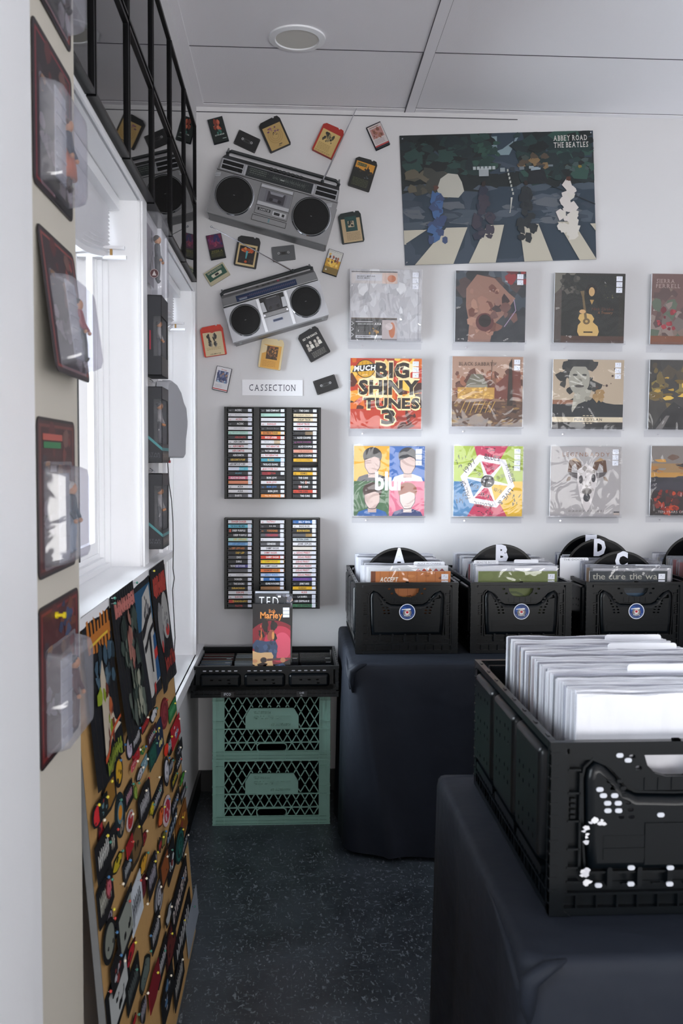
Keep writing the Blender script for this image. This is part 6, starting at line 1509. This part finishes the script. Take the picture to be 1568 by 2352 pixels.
P2 = [  # (crop, x0, x1, cy, h, shape, background, ink, motif, description)
 (2, 620, 690, 600, 310, 'o', '1a1a20', 'b4aabc', 'ring', 'pale lilac oval patch with a black rim'), (2, 680, 775, 500, 290, 'r', '15161a', 'bcbcc0', 'logo', 'black patch with white lettering beside the lilac oval'),
 (2, 770, 880, 330, 230, 'j', '15161a', 'b82c2c', 'logo', 'black patch with bright red jagged lettering high on the board'), (2, 872, 970, 215, 190, 'j', '15161a', 'c4c4c8', 'fill', 'white spiky patch just under the blue banner'),
 (2, 1035, 1115, 200, 360, 'o', '6e2328', '8a343a', 'ring', 'tall dark red oval patch near the far edge'), (2, 1125, 1205, 160, 200, 'r', '2a7040', '58a06c', 'logo', 'green rectangular patch at the far edge'),
 (2, 1150, 1248, 410, 290, 'r', 'a81c28', 'dcc8c8', 'pic', 'red rectangular patch with a pale emblem at the far edge'), (2, 848, 945, 470, 170, 'r', '3c1c20', 'b8b4b8', 'logo', 'dark patch with a red border and white lettering'),
 (2, 955, 1050, 500, 380, 'r', '182a44', 'c8b878', 'pic', 'tall blue and cream picture patch'), (2, 1102, 1180, 560, 300, 'o', '121317', 'c0c0c4', 'logo', 'black oval patch with stacked white lettering'),
 (2, 1060, 1102, 640, 150, 'o', 'd8331c', 'd8331c', '', 'small bright red bulb shaped patch'), (2, 1190, 1265, 640, 170, 'r', '16181c', '8c949c', 'pic', 'small black patch with a grey picture at the far edge'),
 (2, 700, 770, 720, 170, 'r', 'a01c24', 'c04048', 'pic', 'small plain red square patch'), (2, 780, 832, 640, 130, 'j', '2c6c3c', 'c8b838', 'pic', 'tiny green and yellow patch'),
 (2, 872, 960, 700, 290, 'd', '123430', '1c5448', 'fill', 'dark green shield shaped patch'), (2, 645, 695, 830, 110, 'd', 'b85058', 'd8c0c0', 'pic', 'small pink diamond patch with a red edge'),
 (2, 800, 865, 810, 150, 'r', '6f939e', 'a8bcc4', 'pic', 'small light blue square patch'), (2, 470, 552, 900, 370, 'o', '14141a', 'c89a24', 'fill', 'black rimmed yellow oval patch'),
 (2, 712, 800, 930, 190, 'j', '191a1e', 'b8b8c0', 'fill', 'white and black spiky patch below the pink diamond'), (2, 1045, 1100, 900, 360, 'o', '1c1c22', 'c4c4cc', 'fill', 'slim white oval patch high on the board'),
 (2, 1105, 1190, 850, 210, 'j', '202228', 'a4a8b0', 'logo', 'grey spiky lettered patch right of the slim oval'), (2, 1200, 1275, 800, 140, 'r', '15161a', 'c4c4c8', 'logo', 'black patch with two lines of white lettering at the far edge'),
 (2, 1145, 1215, 990, 170, 'r', '15161a', 'c0b02c', 'logo', 'black patch with yellow lettering'), (2, 1225, 1295, 990, 150, 'j', '1c3c1c', '4c9c34', 'fill', 'bright green patch at the far edge'),
 (2, 345, 480, 1170, 400, 'd', '1c1a18', '8a6428', 'fill', 'large brown gold patch with a black edge below the first banner'), (2, 592, 680, 1180, 280, 'r', '15161a', 'b88c98', 'logo', 'black patch with pink lettering'),
 (2, 686, 725, 1150, 280, 'j', '4c5c28', '8ca444', 'fill', 'narrow lime green patch'), (2, 742, 870, 1270, 420, 'd', '131418', 'b0b0b4', 'logo', 'long black diamond patch with white lettering'),
 (2, 932, 1060, 1200, 250, 'r', '131418', 'b4b4b8', 'logo', 'black strip patch with white bordered lettering'), (2, 1055, 1137, 1370, 340, 'o', 'c8b4b8', 'b02c40', 'fill', 'oval patch with a red field and a white bar'),
 (2, 1142, 1240, 1270, 180, 'r', '17181c', 'b4b4bc', 'logo', 'black patch with white capitals right of the red oval'), (2, 1245, 1308, 1160, 130, 'r', '1a1b1f', 'a4a4ac', 'logo', 'small black lettered patch at the far edge above the orange picture'),
 (2, 492, 592, 1420, 540, 'o', '16262c', 'c88424', 'eye', 'tall dark teal patch with an orange centre'), (2, 612, 690, 1490, 260, 'o', 'b8a8a8', 'a82c30', 'fill', 'small white rimmed red oval patch'),
 (2, 872, 932, 1350, 210, 'j', '5c5414', 'd0b82c', 'fill', 'bright yellow jagged patch'), (2, 962, 1046, 1450, 280, 'j', '5c2810', 'd8642c', 'fill', 'orange jagged patch left of the red oval'),
 (2, 1092, 1250, 1560, 220, 'j', '1c2430', '8c9cac', 'logo', 'long blue grey jagged lettered patch'), (2, 1250, 1362, 1450, 360, 'r', '7c4c1c', 'c88c30', 'pic', 'large orange brown picture patch at the far edge'),
 (2, 98, 240, 1540, 380, 'j', '17171b', 'd02c34', 'fill', 'big bright red patch at the near edge'), (2, 256, 350, 1320, 290, 'd', '141a1c', '5c7c84', 'pic', 'dark patch with a blue and red figure beside the brown gold one'),
 (2, 266, 352, 1650, 400, 'j', '2a1416', 'a82830', 'fill', 'tall deep red spiky patch near the near edge'), (2, 302, 480, 1850, 360, 'r', '131418', 'b8b4a4', 'logo', 'large black patch with cream lettering'),
 (2, 652, 782, 1750, 480, 'd', '2e2418', '6c5434', 'fill', 'large brown diamond picture patch in the middle of the board'), (2, 586, 660, 1800, 190, 'r', '981c24', 'a83038', '', 'plain red square patch beside the brown diamond'),
 (2, 792, 866, 1700, 240, 'j', '3c1418', '8a2028', 'fill', 'dark red spiky patch right of the brown diamond'), (2, 1022, 1090, 1700, 260, 'j', '3c2c1c', '6c7034', 'fill', 'olive and dark red spiky patch'),
 (2, 982, 1024, 1780, 220, 'j', '1c1c20', 'c03c3c', 'logo', 'narrow patch with red and white marks'), (2, 1187, 1280, 1790, 380, 'o', '0e2a2a', '1c6058', 'ring', 'dark green round patch'),
 (2, 1282, 1370, 1750, 180, 'r', '131418', 'a8a8ac', 'logo', 'black lettered patch at the far edge under the orange picture'), (2, 1102, 1190, 1960, 410, 'r', '121318', 'b8c0c0', 'pic', 'black patch with a white leafless tree'),
 (2, 1012, 1110, 2060, 360, 'd', '2c1c14', '8a4c24', 'fill', 'brown and orange diamond picture patch left of the tree patch'),
 (3, 122, 290, 190, 480, 'r', '121318', 'c4c4c0', 'logo', 'large black patch with bubbly white lettering at the near edge'), (3, 432, 570, 130, 270, 'j', '24240f', 'b8a424', 'fill', 'yellow jagged patch in the middle'),
 (3, 572, 680, 160, 300, 'd', '202226', 'a8acb0', 'logo', 'grey and white diamond lettered patch'), (3, 742, 860, 130, 250, 'j', '2c2410', 'c8942c', 'fill', 'golden spiky patch'),
 (3, 847, 945, 270, 400, 'd', '18161c', 'a4a0ac', 'logo', 'black diamond patch with pale lettering and border'), (3, 922, 985, 110, 290, 'o', '2c2c30', 'b4b4bc', 'fill', 'pale long oval patch'),
 (3, 157, 335, 760, 600, 'd', '131418', 'b4b4a8', 'logo', 'very large black diamond patch with white outline at the near edge'), (3, 347, 410, 430, 310, 'j', '5c2428', 'c0606c', 'fill', 'pink and red jagged patch'),
 (3, 642, 765, 590, 540, 'r', 'c4ccd4', '2c3038', 'logo', 'white patch with a blue border and black marks'), (3, 782, 860, 400, 290, 'o', '4a121c', '6a2430', 'fill', 'dark maroon oval patch'),
 (3, 952, 1050, 520, 380, 'o', '44464c', 'b0b0b8', 'ring', 'grey oval patch with concentric white lines'), (3, 1152, 1335, 480, 400, 'r', '111216', 'c0b4b0', 'DF', 'long black patch with pale block lettering'),
 (3, 482, 660, 850, 600, 'r', '111317', '8a8f88', 'fill', 'very large black patch with a grey burst'), (3, 362, 460, 800, 290, 'j', '1c1a20', 'a89cac', 'fill', 'lilac patterned jagged patch'),
 (3, 402, 500, 1020, 260, 'j', '2c1210', 'd0a024', 'fill', 'yellow and red jagged patch'), (3, 897, 1000, 930, 380, 'd', '121317', 'a8a8ac', 'logo', 'black diamond patch alone right of the bare cork'),
 (3, 1042, 1150, 740, 260, 'j', '17181c', 'a4a8ac', 'fill', 'black and white spiky patch'), (3, 1202, 1400, 930, 430, 'd', '101115', 'b0b0b0', 'logo', 'large black diamond patch with white lettering by the far edge'),
 (3, 1087, 1200, 1080, 460, 'd', '2c1014', '5c2420', 'fill', 'dark maroon diamond picture patch'), (3, 202, 350, 1330, 540, 'o', '121417', '7c8078', 'fill', 'large dark round patch with grey markings'),
 (3, 402, 530, 1390, 390, 'd', '161619', 'b4b4bc', 'pic', 'black diamond patch with a white and red emblem'), (3, 602, 740, 1210, 280, 'j', '340c10', 'a8202c', 'fill', 'glossy red bottle shaped patch'),
 (3, 982, 1100, 1280, 330, 'r', '121317', 'b8b8bc', 'logo', 'black strip patch with bold white lettering'), (3, 1172, 1290, 1500, 420, 'd', '131418', 'a8a8a4', 'logo', 'black patch with dense white lettering at the lower far side'),
 (3, 862, 985, 1590, 380, 'd', '701420', '882430', '', 'plain dark red diamond patch'), (3, 772, 925, 1420, 400, 'j', '161a19', '5c6864', 'fill', 'grey green winged patch'),
 (3, 612, 760, 1560, 400, 'd', '111416', '545c5c', 'logo', 'black diamond patch with dim grey lettering'), (3, 1027, 1165, 1680, 480, 'd', '121316', 'b0acb0', 'pic', 'black patch with white emblem at the bottom'),
 (3, 746, 830, 1870, 380, 'j', '1c1c20', '9c98a4', 'logo', 'narrow white and black patch at the bottom'), (3, 332, 600, 1850, 700, 'r', '0f1013', 'b4b8b8', 'fill', 'very large black patch with dripping white artwork at the bottom'),
 (3, 1342, 1470, 800, 440, 'r', '8a929c', '7a828c', '', 'grey paper sheet pinned behind the large black diamond patch'), (3, 650, 722, 2020, 160, 'j', '2a0c10', 'a81c28', 'fill', 'small red patch cut by the bottom of the photo')]
NAMED = []
for i, (cr, X0, X1, CYc, Hc, sh, bg, ink, mo, desc) in enumerate(P2):
    oy = 1600 if cr == 2 else 1960
    fx = lambda v: 170+v/5.2267; fy = lambda v: oy+v/5.2267
    xa_, xb_, cyp, hp = fx(X0), fx(X1), fy(CYc), Hc/5.2267
    cxp = (xa_+xb_)/2
    u, v = buv(cxp, cyp)
    du = abs(buv(xb_, cyp)[0]-buv(xa_, cyp)[0])
    # horizontal lines on the board slope in the picture: the seen height includes that drift
    q0 = BM @ Vector((u-du/2, 0, v)); q1 = BM @ Vector((u+du/2, 0, v)); drift = abs(proj(*q0)[1]-proj(*q1)[1])
    s_ = abs(buv(cxp, cyp-40)[1]-buv(cxp, cyp+40)[1])/80
    du *= 1.3 if hp > 58 else 1.2; hh = hp*(1.12 if hp > 58 else 1.0)*s_
    u = max(u, du/2+.006); u = min(u, BW-du/2-.002) if desc[:4] != 'grey' else u
    a = Art(du, hh, -du/2, -hh/2, -.0016, 'fabric')
    if sh == 'o': out = ring(.5, .5, .5, .5, 22)
    elif sh == 'd': out = [(.5, 0), (1, .02), (1, .98), (.5, 1), (0, .98), (0, .02)] if i % 3 else [(0, .1), (.5, 0), (1, .1), (1, .9), (.5, 1), (0, .9)]
    elif sh == 'j':
        g = random.Random(i); out = [(.5+.5*g.uniform(.62, 1)*math.cos(6.283*k/13), .5+.5*g.uniform(.62, 1)*math.sin(6.283*k/13)) for k in range(13)]
    else: out = rc(0, 0, 1, 1)
    P_ = [(-du/2+x*du, -hh/2+y*hh) for x, y in out]
    a.mb.m('fabric', bg).plate(P_, (), -.0015, 0)
    a.poly(out, bg)
    g = random.Random(i+7); lt = tuple
    if mo == 'logo':
        n = g.randint(6, 9)
        for r0, r1 in ((.30, .70),) if hh < du*1.2 else ((.54, .80), (.22, .46)):
            for kx in range(n):
                w_ = .76/n; x = .12+w_*kx; a.poly([(x, r0-g.uniform(0, .08)), (x+w_*.55, r0+g.uniform(0, .1)), (x+w_*.6, r1-g.uniform(0, .1)), (x+w_*.05, r1+g.uniform(0, .07))], ink, False)
            a.k += 1; a.rect(.14, (r0+r1)/2-.03, .86, (r0+r1)/2+.03, ink)
            for kx in range(n-1): a.rect(.12+.76/n*(kx+.66), r0+.1, .12+.76/n*(kx+.80), r1-.05, bg, False)
            a.k += 1
    elif mo == 'DF': a.text('DYING FETUS', .06, .33, .94, .66, ink, bold=.05, gap=.06)
    elif mo == 'ring': a.poly(inset(out, .08), ink); a.poly(inset(out, .16), bg if sh != 'o' or i else 'c4bccc'); a.poly(inset(out, .26), ink); a.scrib(8, .3, .3, .7, .7, bg, .03, i)
    elif mo == 'fill': a.poly(inset(out, .12 if sh != 'j' else .07), ink); a.blobs(9, .25, .22, .75, .78, [bg, ink, ink], .04, .13, i)
    elif mo == 'eye': a.ell(.5, .55, .3, .24, '5c7c84'); a.ell(.5, .55, .2, .16, ink); a.blobs(5, .35, .1, .65, .3, ['c8c0b0', '8a7c6c'], .05, .1, 2)
    elif mo == 'pic': a.poly(inset(out, .07), bg); a.blobs(12, .22, .2, .78, .8, [ink, ink, bg, '7c3030' if i % 2 else '4c6c8c'], .06, .15, i)
    onboard('paper_sheet' if 'paper' in desc else 'patch', desc if len(desc.split()) > 3 else desc+' on the pinboard', 'paper' if 'paper' in desc else 'patch', a.mb, u, v, .0012+.0022*(i % 4))
    NAMED.append((u, v, du, hh, desc))
# round headed pins at the tops of patches
pc_ = ('e4dcc8', 'd8c83c', '3c7c6c', 'b83c34', '3c6c9c')
pn = ('cream', 'yellow', 'green', 'red', 'blue')
PM = []
for c in pc_:
    b = MB().m('gloss', c); b.smooth = True; b.ball((0, -.008, 0), .0032, .0030, .0032, 10, 6); b.m('chrome'); b.cyl((0, 0, 0), (0, -.008, 0), .0006, n=5); PM.append(b.mesh('push_pin'))
g = random.Random(12)
for i, (u, v, du, hh, desc) in enumerate(NAMED):
    k = g.choice((0, 0, 0, 1, 1, 2, 2, 3, 4)); w_ = desc.split()
    o = put('push_pin', PM[k]); o.matrix_world = BM @ Matrix.Translation((u+du*.2*g.uniform(-1, 1), -.0035-.0022*(i % 4), v+hh*.42))
    o['label'] = '%s pin at the top of the %s' % (pn[k], ' '.join(w_[:9])); o['category'] = 'pin'; o['group'] = 'pins in the pinboard'
for i, (px, py, k, l) in enumerate(((292, 1340, 2, 'green pin at the top corner between the red lettered banner and the next'), (238, 1376, 2, 'green pin at the top corner of the two nearest banners'), (334, 1313, 1, 'yellow pin at the top of the blue and white banner'), (238, 1388, 2, 'green pin just below another at the corner of the two nearest banners'),
        (359, 1786, 0, 'cream pin alone in bare board above the red oval patch'), (350, 1681, 1, 'yellow pin under the white spiky patch'), (279, 1711, 4, 'blue pin on bare board left of the lilac oval patch'), (271, 1728, 3, 'red pin on bare board above the yellow oval patch'), (334, 1788, 3, 'red pin on bare board in the middle of the board'),
        (262, 1906, 3, 'red pin on bare board beside the cream lettered patch'), (331, 2077, 0, 'cream pin on bare board beside the white patch with a blue border'), (338, 2150, 4, 'blue pin on bare board left of the lone black diamond'), (274, 2031, 0, 'cream pin on bare board below the yellow jagged patch'), (244, 2278, 3, 'red pin near the bottom on bare board'), (420, 1963, 0, 'cream pin on bare board near the far edge'))):
    u, v = buv(px, py); o = put('push_pin', PM[k]); o.matrix_world = BM @ Matrix.Translation((u, -.0003 if i > 3 else -.016, v)); o['label'] = l; o['category'] = 'pin'; o['group'] = 'pins in the pinboard'
